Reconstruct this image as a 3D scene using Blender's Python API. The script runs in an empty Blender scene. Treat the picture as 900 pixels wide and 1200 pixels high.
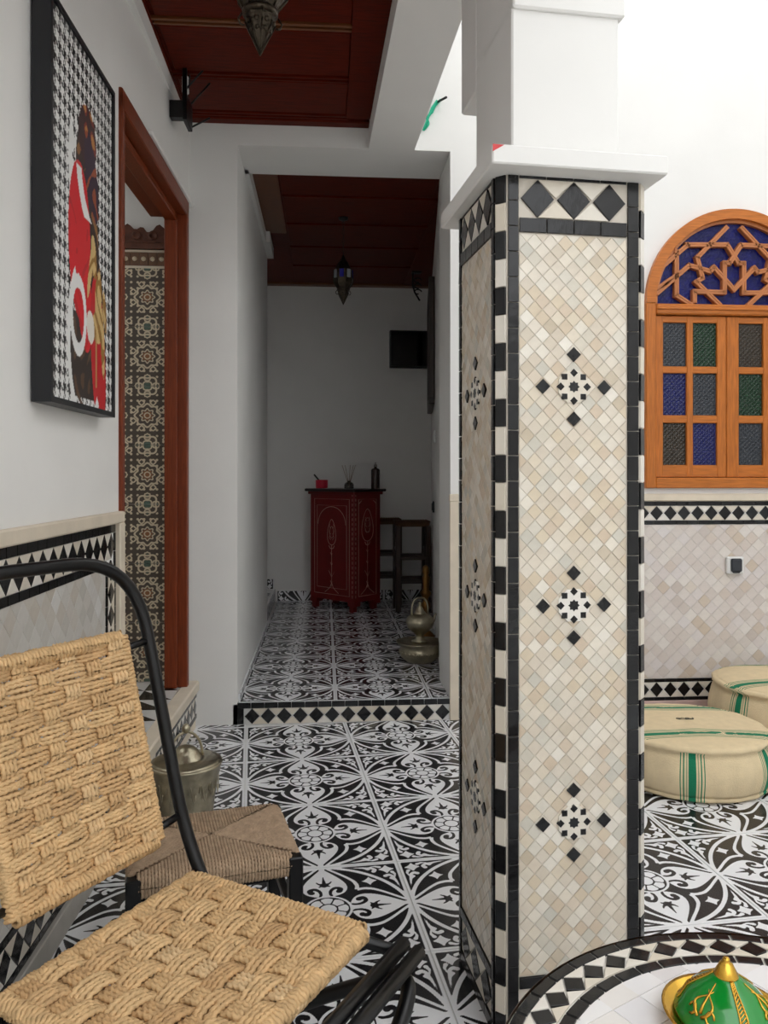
import bpy, math, random
import numpy as np
from mathutils import Vector, Matrix, Euler

random.seed(7)
RS = np.random.RandomState(5)
SC = bpy.context.scene
COL = SC.collection
PI = math.pi
R = math.radians

# ------------------------------------------------------------------ camera
BETA = R(4.3)                      # camera is turned 4.3 degrees to the right of the corridor axis
CB, SB = math.cos(BETA), math.sin(BETA)
F, HCAM = 928.0, 1.15
cam = bpy.data.cameras.new('camera')
cam.sensor_fit = 'AUTO'; cam.sensor_width = 36.0
cam.lens = F / 1200.0 * 36.0
cam.shift_y = -43.0 / 1200.0
cam.clip_start = 0.02
camo = bpy.data.objects.new('camera', cam); COL.objects.link(camo)
camo.location = (0, 0, HCAM); camo.rotation_euler = (R(90), 0, -BETA)
SC.camera = camo
# ------------------------------------------------------------------ sky: bright overcast above the open courtyard
w = bpy.data.worlds.new('sky'); SC.world = w; w.use_nodes = True
bg = w.node_tree.nodes['Background']
bg.inputs[0].default_value = (0.975, 0.985, 1.0, 1); bg.inputs[1].default_value = 2.6
SC.view_settings.view_transform = 'Standard'; SC.view_settings.look = 'None'
SC.view_settings.gamma = 1.0; SC.view_settings.use_curve_mapping = False
SC.view_settings.exposure = 0.05

def cb(xc, yc):                    # camera-aligned plan coordinates -> building coordinates
    return (xc * CB + yc * SB, -xc * SB + yc * CB)

# ------------------------------------------------------------------ materials
MATS = {}
def lin(c):
    return tuple(((v / 255.0) / 12.92 if v / 255.0 <= 0.04045 else ((v / 255.0 + 0.055) / 1.055) ** 2.4) for v in c)

def mat(name, rgb, rough=0.5, metal=0.0, noise=0.0, scale=20.0, bump=0.0, bscale=60.0, stretch=None, coat=0.0, rand=None, spec=0.5, trans=0.0):
    """rgb: sRGB 0..255.  noise: value variation, bump: relief, rand: list of colours picked per piece"""
    if name in MATS: return MATS[name]
    m = bpy.data.materials.new(name); m.use_nodes = True
    nt = m.node_tree; n = nt.nodes; l = nt.links
    b = n['Principled BSDF']
    b.inputs['Base Color'].default_value = (*lin(rgb), 1)
    b.inputs['Roughness'].default_value = rough
    b.inputs['Metallic'].default_value = metal
    b.inputs['Specular IOR Level'].default_value = spec
    if coat: b.inputs['Coat Weight'].default_value = coat; b.inputs['Coat Roughness'].default_value = 0.12
    if trans: b.inputs['Transmission Weight'].default_value = trans
    tc = n.new('ShaderNodeTexCoord')
    src = tc.outputs['Object']
    if stretch:
        mp = n.new('ShaderNodeMapping'); mp.inputs['Scale'].default_value = stretch
        l.new(src, mp.inputs['Vector']); src = mp.outputs['Vector']
    col = None
    if rand:
        rp = n.new('ShaderNodeValToRGB'); rp.color_ramp.interpolation = 'LINEAR'
        els = rp.color_ramp.elements
        while len(els) < len(rand): els.new(0.5)
        for i, c in enumerate(rand):
            els[i].position = i / (len(rand) - 1); els[i].color = (*lin(c), 1)
        if name.endswith('_mass'):
            g = n.new('ShaderNodeNewGeometry'); l.new(g.outputs['Random Per Island'], rp.inputs['Fac'])
        else:
            oi = n.new('ShaderNodeObjectInfo'); l.new(oi.outputs['Random'], rp.inputs['Fac'])
        col = rp.outputs['Color']
    if noise:
        tx = n.new('ShaderNodeTexNoise'); tx.inputs['Scale'].default_value = scale; tx.inputs['Detail'].default_value = 5
        l.new(src, tx.inputs['Vector'])
        mr = n.new('ShaderNodeMapRange'); mr.inputs['From Min'].default_value = 0.25; mr.inputs['From Max'].default_value = 0.75
        mr.inputs['To Min'].default_value = 1 - noise; mr.inputs['To Max'].default_value = 1 + noise
        l.new(tx.outputs['Fac'], mr.inputs['Value'])
        mx = n.new('ShaderNodeVectorMath'); mx.operation = 'SCALE'
        if col: l.new(col, mx.inputs[0])
        else: mx.inputs[0].default_value = lin(rgb)
        l.new(mr.outputs['Result'], mx.inputs['Scale'])
        col = mx.outputs['Vector']
    if col: l.new(col, b.inputs['Base Color'])
    if bump:
        t2 = n.new('ShaderNodeTexNoise'); t2.inputs['Scale'].default_value = bscale; t2.inputs['Detail'].default_value = 4
        l.new(src, t2.inputs['Vector'])
        bp = n.new('ShaderNodeBump'); bp.inputs['Strength'].default_value = bump; bp.inputs['Distance'].default_value = 0.004
        l.new(t2.outputs['Fac'], bp.inputs['Height']); l.new(bp.outputs['Normal'], b.inputs['Normal'])
    MATS[name] = m
    return m

def pattern_mat(name, dark, light, rough, attr='pat', soft=0.12, noise=0.05, coat=0.0, extra=None):
    """two-colour print: the drawing is a float attribute of the mesh, thresholded to a crisp edge"""
    m = bpy.data.materials.new(name); m.use_nodes = True
    nt = m.node_tree; n = nt.nodes; l = nt.links
    b = n['Principled BSDF']; b.inputs['Roughness'].default_value = rough
    if coat: b.inputs['Coat Weight'].default_value = coat; b.inputs['Coat Roughness'].default_value = 0.1
    a = n.new('ShaderNodeAttribute'); a.attribute_name = attr
    mr = n.new('ShaderNodeMapRange'); mr.inputs['From Min'].default_value = 0.5 - soft; mr.inputs['From Max'].default_value = 0.5 + soft
    l.new(a.outputs['Fac'], mr.inputs['Value'])
    mx = n.new('ShaderNodeMix'); mx.data_type = 'RGBA'
    mx.inputs[6].default_value = (*lin(dark), 1); mx.inputs[7].default_value = (*lin(light), 1)
    l.new(mr.outputs['Result'], mx.inputs[0])
    out = mx.outputs[2]
    if extra:
        for (at, c) in extra:
            a2 = n.new('ShaderNodeAttribute'); a2.attribute_name = at
            m2 = n.new('ShaderNodeMapRange'); m2.inputs['From Min'].default_value = 0.5 - soft; m2.inputs['From Max'].default_value = 0.5 + soft
            l.new(a2.outputs['Fac'], m2.inputs['Value'])
            x2 = n.new('ShaderNodeMix'); x2.data_type = 'RGBA'; x2.inputs[7].default_value = (*lin(c), 1)
            l.new(out, x2.inputs[6]); l.new(m2.outputs['Result'], x2.inputs[0]); out = x2.outputs[2]
    l.new(out, b.inputs['Base Color'])
    MATS[name] = m
    return m

CREAMS = [(196, 182, 160), (222, 213, 198), (208, 196, 178), (232, 226, 214), (214, 200, 176), (206, 188, 166), (228, 220, 205), (200, 196, 184), (218, 208, 190)]
WALLCREAMS = [(203, 192, 184), (222, 214, 208), (212, 202, 195), (228, 222, 216), (206, 190, 172), (216, 206, 200), (222, 216, 214)]
plaster = mat('white_plaster', (236, 235, 232), 0.8, noise=0.03, scale=3.0, bump=0.25, bscale=14.0)
stone = mat('cream_stone', (222, 210, 190), 0.55, noise=0.08, scale=12, bump=0.1)
grout = mat('grout', (210, 202, 190), 0.85, noise=0.06)
floor_grout = mat('floor_grout', (214, 214, 212), 0.8, noise=0.05)
blackt = mat('black_glazed_tile', (24, 24, 26), 0.16, noise=0.35, scale=25, bump=0.25, bscale=30, rand=[(10, 10, 12), (24, 24, 26), (14, 14, 16), (34, 36, 38)], spec=0.4)
whitet = mat('ivory_glazed_tile', (222, 214, 200), 0.25, bump=0.15, bscale=30, rand=[(226, 220, 208), (214, 204, 186), (232, 228, 220)])
creamt = mat('cream_zellige', (214, 204, 186), 0.22, noise=0.05, scale=40, bump=0.35, bscale=25, rand=CREAMS)
creamm = mat('cream_zellige_mass', (214, 204, 186), 0.22, noise=0.05, scale=40, bump=0.35, bscale=25, rand=CREAMS)
wcreamt = mat('pale_zellige', (216, 206, 200), 0.25, noise=0.05, scale=40, bump=0.3, bscale=25, rand=WALLCREAMS)
wcreamm = mat('pale_zellige_mass', (216, 206, 200), 0.25, noise=0.05, scale=40, bump=0.3, bscale=25, rand=WALLCREAMS)
GREYCREAMS = [(196, 192, 184), (216, 213, 206), (206, 202, 196), (224, 222, 218), (200, 192, 180), (212, 208, 202)]
gcreamt = mat('grey_zellige', (210, 206, 200), 0.25, noise=0.05, scale=40, bump=0.3, bscale=25, rand=GREYCREAMS)
gcreamm = mat('grey_zellige_mass', (210, 206, 200), 0.25, noise=0.05, scale=40, bump=0.3, bscale=25, rand=GREYCREAMS)
redwood = mat('red_brown_ceiling_wood', (84, 20, 5), 0.5, noise=0.45, scale=9, stretch=(1.2, 14, 14), bump=0.1, spec=0.12)
goldwood = mat('golden_moulding_wood', (104, 58, 26), 0.4, noise=0.2, scale=14, stretch=(1, 10, 10))
doorwood = mat('varnished_door_wood', (118, 50, 20), 0.4, noise=0.3, scale=10, stretch=(16, 16, 1.0), bump=0.06, spec=0.35)
winwood = mat('orange_cedar_wood', (184, 106, 40), 0.4, noise=0.25, scale=10, stretch=(14, 14, 1.2), bump=0.06, spec=0.35)
winwoodh = mat('orange_cedar_wood_crosswise', (186, 108, 42), 0.4, noise=0.25, scale=10, stretch=(1.2, 14, 14), bump=0.06, spec=0.35)
latwood = mat('light_lattice_wood', (186, 116, 66), 0.45, noise=0.12, scale=16)
darkwood = mat('dark_stained_wood', (44, 24, 14), 0.4, noise=0.25, scale=14, stretch=(10, 10, 1))
blackmetal = mat('black_painted_steel', (9, 9, 11), 0.3, noise=0.2, scale=30, spec=0.4)
iron = mat('black_iron', (26, 25, 25), 0.5, noise=0.25)
silver = mat('aged_silver_metal', (176, 168, 146), 0.3, metal=1.0, noise=0.25, scale=25, bump=0.5, bscale=70)
lampmetal = mat('dark_pierced_metal', (78, 70, 60), 0.36, metal=1.0, noise=0.35, scale=60, bump=0.9, bscale=120)
brass = mat('dull_brass', (122, 88, 48), 0.3, metal=1.0, noise=0.2, scale=30)
rope = mat('pale_seagrass_rope', (205, 172, 124), 0.75, noise=0.22, scale=60, stretch=(1, 1, 1), rand=[(192, 154, 108), (216, 182, 134), (205, 168, 120), (226, 196, 152)], bump=0.3, bscale=400)
brownrope = mat('grey_brown_rush_cord', (134, 112, 92), 0.8, noise=0.22, scale=60, rand=[(164, 138, 112), (184, 158, 130), (174, 148, 122)], bump=0.3, bscale=300)
blackplastic = mat('black_plastic', (10, 10, 11), 0.3)
screen = mat('black_glass_screen', (4, 4, 5), 0.12)
whiteplastic = mat('white_plastic', (232, 232, 230), 0.4)
darkgrey = mat('dark_grey_plastic', (48, 52, 58), 0.45)

# ------------------------------------------------------------------ mesh helpers
class MB:
    def __init__(s): s.v = []; s.f = []; s.m = []; s.sm = []
    def add(s, vs, fs, mi=0, smooth=False):
        o = len(s.v); s.v.extend([tuple(p) for p in vs])
        for f in fs: s.f.append(tuple(i + o for i in f)); s.m.append(mi); s.sm.append(smooth)
        return s
    def box(s, x0, x1, y0, y1, z0, z1, mi=0, bev=0.0, M=None):
        if bev <= 0:
            vs = [(x0,y0,z0),(x1,y0,z0),(x1,y1,z0),(x0,y1,z0),(x0,y0,z1),(x1,y0,z1),(x1,y1,z1),(x0,y1,z1)]
            fs = [(3,2,1,0),(4,5,6,7),(0,1,5,4),(1,2,6,5),(2,3,7,6),(3,0,4,7)]
        else:
            b = min(bev, (x1-x0)*.45, (y1-y0)*.45, (z1-z0)*.45)
            def oct(z, i):
                X0, X1, Y0, Y1 = (x0, x1, y0, y1) if i == 0 else (x0+b, x1-b, y0+b, y1-b)
                c = b if i == 0 else b*0.5
                return [(X0+c,Y0,z),(X1-c,Y0,z),(X1,Y0+c,z),(X1,Y1-c,z),(X1-c,Y1,z),(X0+c,Y1,z),(X0,Y1-c,z),(X0,Y0+c,z)]
            vs = oct(z0, 1) + oct(z0+b, 0) + oct(z1-b, 0) + oct(z1, 1)
            fs = [tuple(range(7, -1, -1)), tuple(range(24, 32))]
            for r in range(3):
                for i in range(8):
                    j = (i+1) % 8
                    fs.append((r*8+i, r*8+j, r*8+8+j, r*8+8+i))
        if M: vs = [M @ Vector(p) for p in vs]
        return s.add(vs, fs, mi)
    def prism(s, poly, z0, z1, mi=0, M=None, smooth=False):
        n = len(poly)
        vs = [(p[0], p[1], z0) for p in poly] + [(p[0], p[1], z1) for p in poly]
        fs = [tuple(range(n-1, -1, -1)), tuple(range(n, 2*n))] + [(i, (i+1) % n, n+(i+1) % n, n+i) for i in range(n)]
        if M: vs = [M @ Vector(p) for p in vs]
        return s.add(vs, fs, mi, smooth)
    def lathe(s, prof, n=32, mi=0, M=None, smooth=True, cap=True, fn=None):
        vs = []; fs = []
        for (r, z) in prof:
            for i in range(n):
                a = 2*PI*i/n; rr = r*(fn(a, z) if fn else 1)
                vs.append((rr*math.cos(a), rr*math.sin(a), z))
        for k in range(len(prof)-1):
            for i in range(n):
                j = (i+1) % n
                fs.append((k*n+i, k*n+j, (k+1)*n+j, (k+1)*n+i))
        if cap and prof[0][0] > 1e-6: fs.append(tuple(range(n-1, -1, -1)))
        if cap and prof[-1][0] > 1e-6: fs.append(tuple((len(prof)-1)*n+i for i in range(n)))
        if M: vs = [M @ Vector(p) for p in vs]
        return s.add(vs, fs, mi, smooth)
    def tube(s, pts, r, n=10, mi=0, closed=False, cap=True, smooth=True):
        P = [Vector(p) for p in pts]; m = len(P)
        rad = r if isinstance(r, (list, tuple)) else [r]*m
        T = []
        for i in range(m):
            a = P[(i-1) % m] if (closed or i > 0) else P[i]
            b = P[(i+1) % m] if (closed or i < m-1) else P[i]
            T.append((b-a).normalized())
        up = Vector((0,0,1)) if abs(T[0].z) < 0.9 else Vector((1,0,0))
        nrm = (up - T[0]*up.dot(T[0])).normalized()
        vs = []; fs = []
        for i in range(m):
            nrm = (nrm - T[i]*nrm.dot(T[i])).normalized(); bi = T[i].cross(nrm)
            for k in range(n):
                a = 2*PI*k/n
                vs.append(P[i] + (nrm*math.cos(a) + bi*math.sin(a))*rad[i])
        for i in range(m if closed else m-1):
            for k in range(n):
                j = (k+1) % n; i2 = (i+1) % m
                fs.append((i*n+k, i*n+j, i2*n+j, i2*n+k))
        if cap and not closed:
            fs.append(tuple(range(n-1, -1, -1))); fs.append(tuple((m-1)*n+k for k in range(n)))
        return s.add(vs, fs, mi, smooth)
    def rope(s, pts, r, pitch=0.012, n=8, lobes=2, amp=0.32, phase=0.0):
        """a twisted cord along pts: real two-strand relief"""
        P = np.array([tuple(p) for p in pts], float)
        d = np.r_[0, np.cumsum(np.linalg.norm(np.diff(P, axis=0), axis=1))]
        m = max(3, int(d[-1] / (pitch / 3.6)) + 1)
        t = np.linspace(0, d[-1], m)
        Q = np.stack([np.interp(t, d, P[:, k]) for k in range(3)], 1)
        # light smoothing
        for _ in range(2): Q[1:-1] = (Q[:-2] + 2*Q[1:-1] + Q[2:]) / 4
        T = np.gradient(Q, axis=0); T /= np.linalg.norm(T, axis=1)[:, None]
        up = np.array([0.0, 0, 1.0]) if abs(T[0, 2]) < 0.9 else np.array([1.0, 0, 0])
        N = up[None] - T * (T @ up)[:, None]; N /= np.linalg.norm(N, axis=1)[:, None] + 1e-9
        B = np.cross(T, N)
        a = np.linspace(0, 2*PI, n, endpoint=False)
        tw = 2*PI*t/pitch/lobes*1.0 + phase
        rr = r*(1 + amp*np.cos(lobes*(a[None] - tw[:, None])))
        V = Q[:, None] + rr[..., None]*(np.cos(a)[None, :, None]*N[:, None] + np.sin(a)[None, :, None]*B[:, None])
        o = len(s.v); s.v.extend(map(tuple, V.reshape(-1, 3)))
        for i in range(m-1):
            for k in range(n):
                j = (k+1) % n
                s.f.append((o+i*n+k, o+i*n+j, o+(i+1)*n+j, o+(i+1)*n+k)); s.m.append(0); s.sm.append(True)
        return s
    def mesh(s, name, mats):
        me = bpy.data.meshes.new(name); me.from_pydata(s.v, [], s.f)
        for m in (mats if isinstance(mats, (list, tuple)) else [mats]): me.materials.append(m)
        me.polygons.foreach_set('material_index', s.m); me.polygons.foreach_set('use_smooth', s.sm)
        me.update(); return me
    def build(s, name, mats, parent=None, loc=None, rot=None):
        return obj(name, s.mesh(name, mats), parent, loc, rot)

def obj(name, me, parent=None, loc=None, rot=None, M=None):
    o = bpy.data.objects.new(name, me); COL.objects.link(o)
    if parent: o.parent = parent
    if M is not None: o.matrix_basis = M
    if loc is not None: o.location = loc
    if rot is not None: o.rotation_euler = rot if isinstance(rot, (tuple, list)) else (0, 0, rot)
    return o
def tag(o, label, cat, group=None):
    o['label'] = label; o['category'] = cat
    if group: o['group'] = group
    return o
def thing(name, label, cat, loc=(0,0,0), rz=0.0, group=None):
    return tag(obj(name, None, None, loc, rz), label, cat, group)
def struct(o, label=None):
    o['kind'] = 'structure'
    if label: o['label'] = label
    return o
def stuff(o): o['kind'] = 'stuff'; return o
def T(x, y, z): return Matrix.Translation((x, y, z))
def RZ(a): return Matrix.Rotation(a, 4, 'Z')

def piece(name, poly, th, m, gap=0.00045, bev=0.0006):
    """one glazed tile: outline in the XZ plane (counter-clockwise seen from -Y), front at y=-th"""
    cx = sum(p[0] for p in poly)/len(poly); cz = sum(p[1] for p in poly)/len(poly)
    def shr(d):
        out = []
        n = len(poly)
        for i in range(n):
            a = Vector(poly[i-1]); b = Vector(poly[i]); c = Vector(poly[(i+1) % n])
            e1 = (b-a).normalized(); e2 = (c-b).normalized()
            n1 = Vector((-e1.y, e1.x)); n2 = Vector((-e2.y, e2.x))
            k = 1 + n1.dot(n2)
            q = b + (n1+n2)*(d/max(k, 0.25)); out.append((q.x, q.y))
        return out
    o1 = shr(gap); o2 = shr(gap+bev); n = len(poly)
    vs = [(p[0], 0.0, p[1]) for p in o1] + [(p[0], -th+bev*0.7, p[1]) for p in o1] + [(p[0], -th, p[1]) for p in o2]
    fs = [tuple(range(2*n, 3*n))]
    for r in range(2):
        for i in range(n):
            j = (i+1) % n; fs.append((r*n+i, r*n+j, r*n+n+j, r*n+n+i))
    return MB().add(vs, fs)

def tilt(k=0.012):
    return Euler((random.gauss(0, k), 0, random.gauss(0, k))).to_matrix().to_4x4()

def lattice(parent, M, a0, a1, z0, z1, p, ti, tm, th=0.004, limit=300, key=None, name='lattice_tile', tk=0.010):
    n = max(1, round((a1-a0)/p)); m = max(1, round((z1-z0)/p)); pa = (a1-a0)/n/2; pz = (z1-z0)/m/2
    shapes = {'f': [(-pa,0),(0,-pz),(pa,0),(0,pz)], 'l': [(0,-pz),(pa,0),(0,pz)], 'r': [(-pa,0),(0,-pz),(0,pz)],
              'b': [(-pa,0),(pa,0),(0,pz)], 't': [(-pa,0),(0,-pz),(pa,0)]}
    mb = {k: piece(name, v, th, ti) for k, v in shapes.items()}
    me = {k: b.mesh(name, ti) for k, b in mb.items()}
    cells = []
    for i in range(2*n+1):
        for j in range(2*m+1):
            if (i+j) % 2 == 0: continue
            k = 'l' if i == 0 else 'r' if i == 2*n else 'b' if j == 0 else 't' if j == 2*m else 'f'
            cells.append((k, a0+i*pa, z0+j*pz))
    if key: cells.sort(key=lambda c: key(c[1], c[2]))
    rest = MB()
    for q, (k, a, z) in enumerate(cells):
        Mx = M @ T(a, 0, z) @ tilt(tk)
        if q < limit: obj(name, me[k], parent, M=Mx)
        else: rest.add([Mx @ Vector(v) for v in mb[k].v], mb[k].f)
    if rest.v: stuff(rest.build('lattice_tile_field', tm, parent))

def band(parent, M, a0, a1, z0, z1, p, th=0.0045, name='diamond_tile', vertical=False):
    L = (a1-a0) if not vertical else (z1-z0)
    Wd = (z1-z0) if not vertical else (a1-a0)
    n = max(1, round(L/p)); q = L/n/2; h = Wd/2
    if not vertical: D = [(-q*.92,0),(0,-h),(q*.92,0),(0,h)]; U = [(-q,h),(0,0.06*h),(q,h)]; B = [(-q,-h),(q,-h),(0,-0.06*h)]
    else: D = [(-h,0),(0,-q*.92),(h,0),(0,q*.92)]; U = [(-h,q),(-h,-q),(-0.06*h,0)]; B = [(h,-q),(h,q),(0.06*h,0)]
    md = piece(name, D, th, blackt).mesh(name, blackt)
    mu = piece('triangle_tile', U, th*.9, whitet).mesh('triangle_tile', whitet); mbt = piece('triangle_tile', B, th*.9, whitet).mesh('triangle_tile', whitet)
    for i in range(n):
        c = (a0+(2*i+1)*q, (z0+z1)/2) if not vertical else ((a0+a1)/2, z0+(2*i+1)*q)
        obj(name, md, parent, M=M @ T(c[0], 0, c[1]) @ tilt())
        if i < n-1:
            c2 = (c[0]+q, c[1]) if not vertical else (c[0], c[1]+q)
            obj('triangle_tile', mu, parent, M=M @ T(c2[0], 0, c2[1]) @ tilt(.006))
            obj('triangle_tile', mbt, parent, M=M @ T(c2[0], 0, c2[1]) @ tilt(.006))

def row(parent, M, a0, a1, z0, z1, ln, th=0.005, vertical=False, mats=None, name='border_tile'):
    L = (z1-z0) if vertical else (a1-a0)
    n = max(1, round(L/ln)); q = L/n
    w2, h2 = ((a1-a0)/2, q/2) if vertical else (q/2, (z1-z0)/2)
    ms = [piece(name, [(-w2,-h2),(w2,-h2),(w2,h2),(-w2,h2)], th, k, gap=0.0009).mesh(name, k) for k in (mats or [blackt])]
    for i in range(n):
        c = ((a0+a1)/2, z0+(i+.5)*q) if vertical else (a0+(i+.5)*q, (z0+z1)/2)
        obj(name, ms[i % len(ms)], parent, M=M @ T(c[0], 0, c[1]) @ tilt(.008))

def blur(a, k):
    for _ in range(k):
        p = np.pad(a, 1, mode='edge')
        a = (p[:-2, 1:-1] + p[2:, 1:-1] + p[1:-1, :-2] + p[1:-1, 2:] + 2*p[1:-1, 1:-1]) / 6
    return a
def field(fn, n, ss=4, asp=1.0):
    """coverage of a drawing fn(x, y) (x, y in -1..1) at the (n+1)^2 vertices of a grid"""
    k = n*ss
    g = (np.arange(k)+.5)/k*2-1
    X, Y = np.meshgrid(g, g*asp)
    A = fn(X, Y).astype(float)
    A = np.pad(A, ss//2, mode='edge')
    A = blur(A, 2)
    s = np.zeros((n+1, n+1))
    for i in range(ss):
        for j in range(ss): s += A[i:i+(n)*ss+1:ss, j:j+(n)*ss+1:ss]
    return s/ss/ss
def grid_mesh(name, nx, ny, wx, wy, th, mats, attrs, to=None):
    """a slab whose top carries float attributes; lies in XY with its top at z=0, or mapped by to(x,y,z)"""
    xs = np.linspace(-wx/2, wx/2, nx+1); ys = np.linspace(-wy/2, wy/2, ny+1)
    X, Y = np.meshgrid(xs, ys)
    V = np.stack([X.ravel(), Y.ravel(), np.zeros(X.size)], 1)
    idx = np.arange((nx+1)*(ny+1)).reshape(ny+1, nx+1)
    Q = np.stack([idx[:-1, :-1], idx[:-1, 1:], idx[1:, 1:], idx[1:, :-1]], -1).reshape(-1, 4)
    n0 = len(V)
    c = [idx[0,0], idx[0,-1], idx[-1,-1], idx[-1,0]]
    low = [(V[i][0], V[i][1], -th) for i in c]
    verts = [tuple(v) for v in V] + low
    faces = [tuple(q) for q in Q.tolist()]
    faces += [(n0+3, n0+2, n0+1, n0)]
    edge = [list(idx[0, :]), list(idx[:, -1]), list(idx[-1, ::-1]), list(idx[::-1, 0])]
    for k in range(4):
        faces.append(tuple(int(i) for i in edge[k][::-1]) + (n0+k, n0+(k+1) % 4))
    if to: verts = [to(*v) for v in verts]
    me = bpy.data.meshes.new(name); me.from_pydata(verts, [], faces)
    for m in (mats if isinstance(mats, list) else [mats]): me.materials.append(m)
    for an, arr in attrs.items():
        if arr.ndim == 2:
            at = me.attributes.new(an, 'FLOAT', 'POINT')
            d = np.concatenate([arr.ravel(), [arr[0,0], arr[0,-1], arr[-1,-1], arr[-1,0]]]).astype(np.float32)
            at.data.foreach_set('value', d)
        else:
            at = me.attributes.new(an, 'FLOAT_COLOR', 'POINT')
            d = np.concatenate([arr.reshape(-1, 3), np.zeros((4, 3))]); d = np.concatenate([d, np.ones((len(d), 1))], 1).astype(np.float32)
            at.data.foreach_set('color', d.ravel())
    me.update(); return me

# ================================================================== THE SETTING
YW = 3.69            # plane of the window wall / corridor front
XCL = -0.40          # corridor left wall
ZB = 2.673           # underside of beam and lintel
ZC = 2.775           # boarded ceiling
TILE = 0.45

# ---- encaustic floor tile drawing
def floor_draw(X, Y):
    ax, ay = np.abs(X), np.abs(Y)
    x, y = np.maximum(ax, ay), np.minimum(ax, ay)          # the drawing is the same in all eight octants
    r = np.hypot(x, y)
    def disc(cx, cy, rr): return np.hypot(x-cx, y-cy) < rr
    def stroke(pts, w0, w1):
        """tapering stroke along a smooth line"""
        P = np.array(pts, float); n = len(P)
        t = np.linspace(0, n-1, 12*(n-1)+1); i = np.minimum(t.astype(int), n-2); f = (t-i)[:, None]
        p0 = P[np.maximum(i-1, 0)]; p1 = P[i]; p2 = P[i+1]; p3 = P[np.minimum(i+2, n-1)]
        C = 0.5*((2*p1)+(p2-p0)*f+(2*p0-5*p1+4*p2-p3)*f**2+(3*p1-p0-3*p2+p3)*f**3)
        out = np.zeros(x.shape, bool)
        for k, (cx, cy) in enumerate(C): out |= np.hypot(x-cx, y-cy) < w0+(w1-w0)*k/(len(C)-1)
        return out
    # palmette between rosette and edge node, black margin, white outline with a cusp on the diagonal
    t = np.clip((x-0.27)/0.72, 0, 1)
    wd = 0.80*np.sqrt(t)*(1-t)**1.25
    m = 0.098-0.070*np.clip((x-0.60)/0.40, 0, 1)
    pal = (y < np.maximum(wd, 0.034*(x > 0.75))) & (x > 0.27)
    white = pal | ((y > wd+m) & (y < wd+m+0.050) & (x > 0.40))
    # great arc from node to node and the star
    ra = np.hypot(x+0.20, y+0.20)-1.218
    white |= (np.abs(ra) < 0.026)
    u, v = np.abs(x-0.575), np.abs(y-0.575)
    white |= (u**0.62+v**0.62) < 0.120**0.62
    # sprigs in the corner
    cor = stroke([(0.935, 0.36), (0.925, 0.46), (0.905, 0.55), (0.868, 0.60)], 0.003, 0.028)
    cor |= stroke([(0.905, 0.57), (0.89, 0.64), (0.845, 0.685), (0.80, 0.665)], 0.016, 0.030)
    cor |= stroke([(0.92, 0.63), (0.925, 0.70), (0.90, 0.755)], 0.006, 0.026)
    u, v = np.abs(x-0.835), np.abs(y-0.835)
    cor |= (u**0.66+v**0.66) < 0.125**0.66
    white |= cor & (ra > 0.045)
    # black curls and tulip in the palmette
    blk = stroke([(0.27, 0.080), (0.34, 0.058), (0.42, 0.075), (0.470, 0.130), (0.445, 0.190), (0.39, 0.180)], 0.016, 0.036)
    blk |= disc(0.388, 0.168, 0.040)
    blk |= stroke([(0.54, 0.0), (0.62, 0.0), (0.76, 0.0)], 0.040, 0.006) | stroke([(0.56, 0.0), (0.585, 0.06), (0.64, 0.10)], 0.030, 0.006) | stroke([(0.56, 0.01), (0.53, 0.05), (0.51, 0.075)], 0.024, 0.006)
    white &= ~(blk & pal)
    white &= ~((np.abs(x-y) < 0.020) & (r > 0.30) & (r < 0.56) & (y < wd+m))
    # central rosette
    th = np.arctan2(Y, X)
    k = np.abs(((th+PI/8) % (PI/4))-PI/8)
    white[r < 0.262] = False
    white |= (r >= 0.262) & (r < 0.292)
    white |= (r > 0.120) & (r < 0.243-0.16*k*k) & (r*np.sin(k) < 0.385*r-0.010)
    white |= r < 0.098
    white |= x > 0.968
    return white
NF = 128
fpat = field(floor_draw, NF)
encaustic = pattern_mat('black_white_floor_tile', (32, 32, 35), (240, 241, 243), 0.24, soft=0.16)
tile_me = grid_mesh('floor_tile', NF, NF, TILE-0.004, TILE-0.004, 0.008, encaustic, {'pat': fpat})

fl = MB(); fl.box(-2.4, 3.4, -3.5, YW+0.05, -0.12, -0.004)
floor = struct(fl.build('floor', floor_grout), 'black and white patterned tile floor of the courtyard')
GA = R(5.2)
gx, gy = cb(-0.111, 3.245)
ca, sa = math.cos(GA), math.sin(GA)
for i in range(-4, 8):
    for j in range(-8, 2):
        u, v = (i+.5)*TILE, (j+.5)*TILE
        X, Y = gx+u*ca-v*sa, gy+u*sa+v*ca
        if -0.85 < X < 3.1 and 0.25 < Y < YW+0.2:
            obj('floor_tile', tile_me, floor, (X, Y, 0.0), GA)

# ---- corridor floor, one step up
cf = MB(); cf.box(XCL-0.02, 1.0, YW, 6.75, -0.12, 0.092); cf.box(-2.0, XCL-0.02, 5.6, 6.75, -0.12, 0.192)
cfl = struct(cf.build('floor_corridor', floor_grout), 'patterned tile floor of the raised corridor')
for i in range(3):
    for j in range(7):
        X, Y = 0.0517-0.45+(i+.5)*TILE, YW+0.012+(j+.5)*TILE
        if Y < 6.75: obj('floor_tile', tile_me, cfl, (X, Y, 0.10), 0)
for i in range(3): obj('floor_tile', tile_me, cfl, (XCL-0.03-(i+.5)*TILE, 6.22, 0.20), 0)
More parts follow.
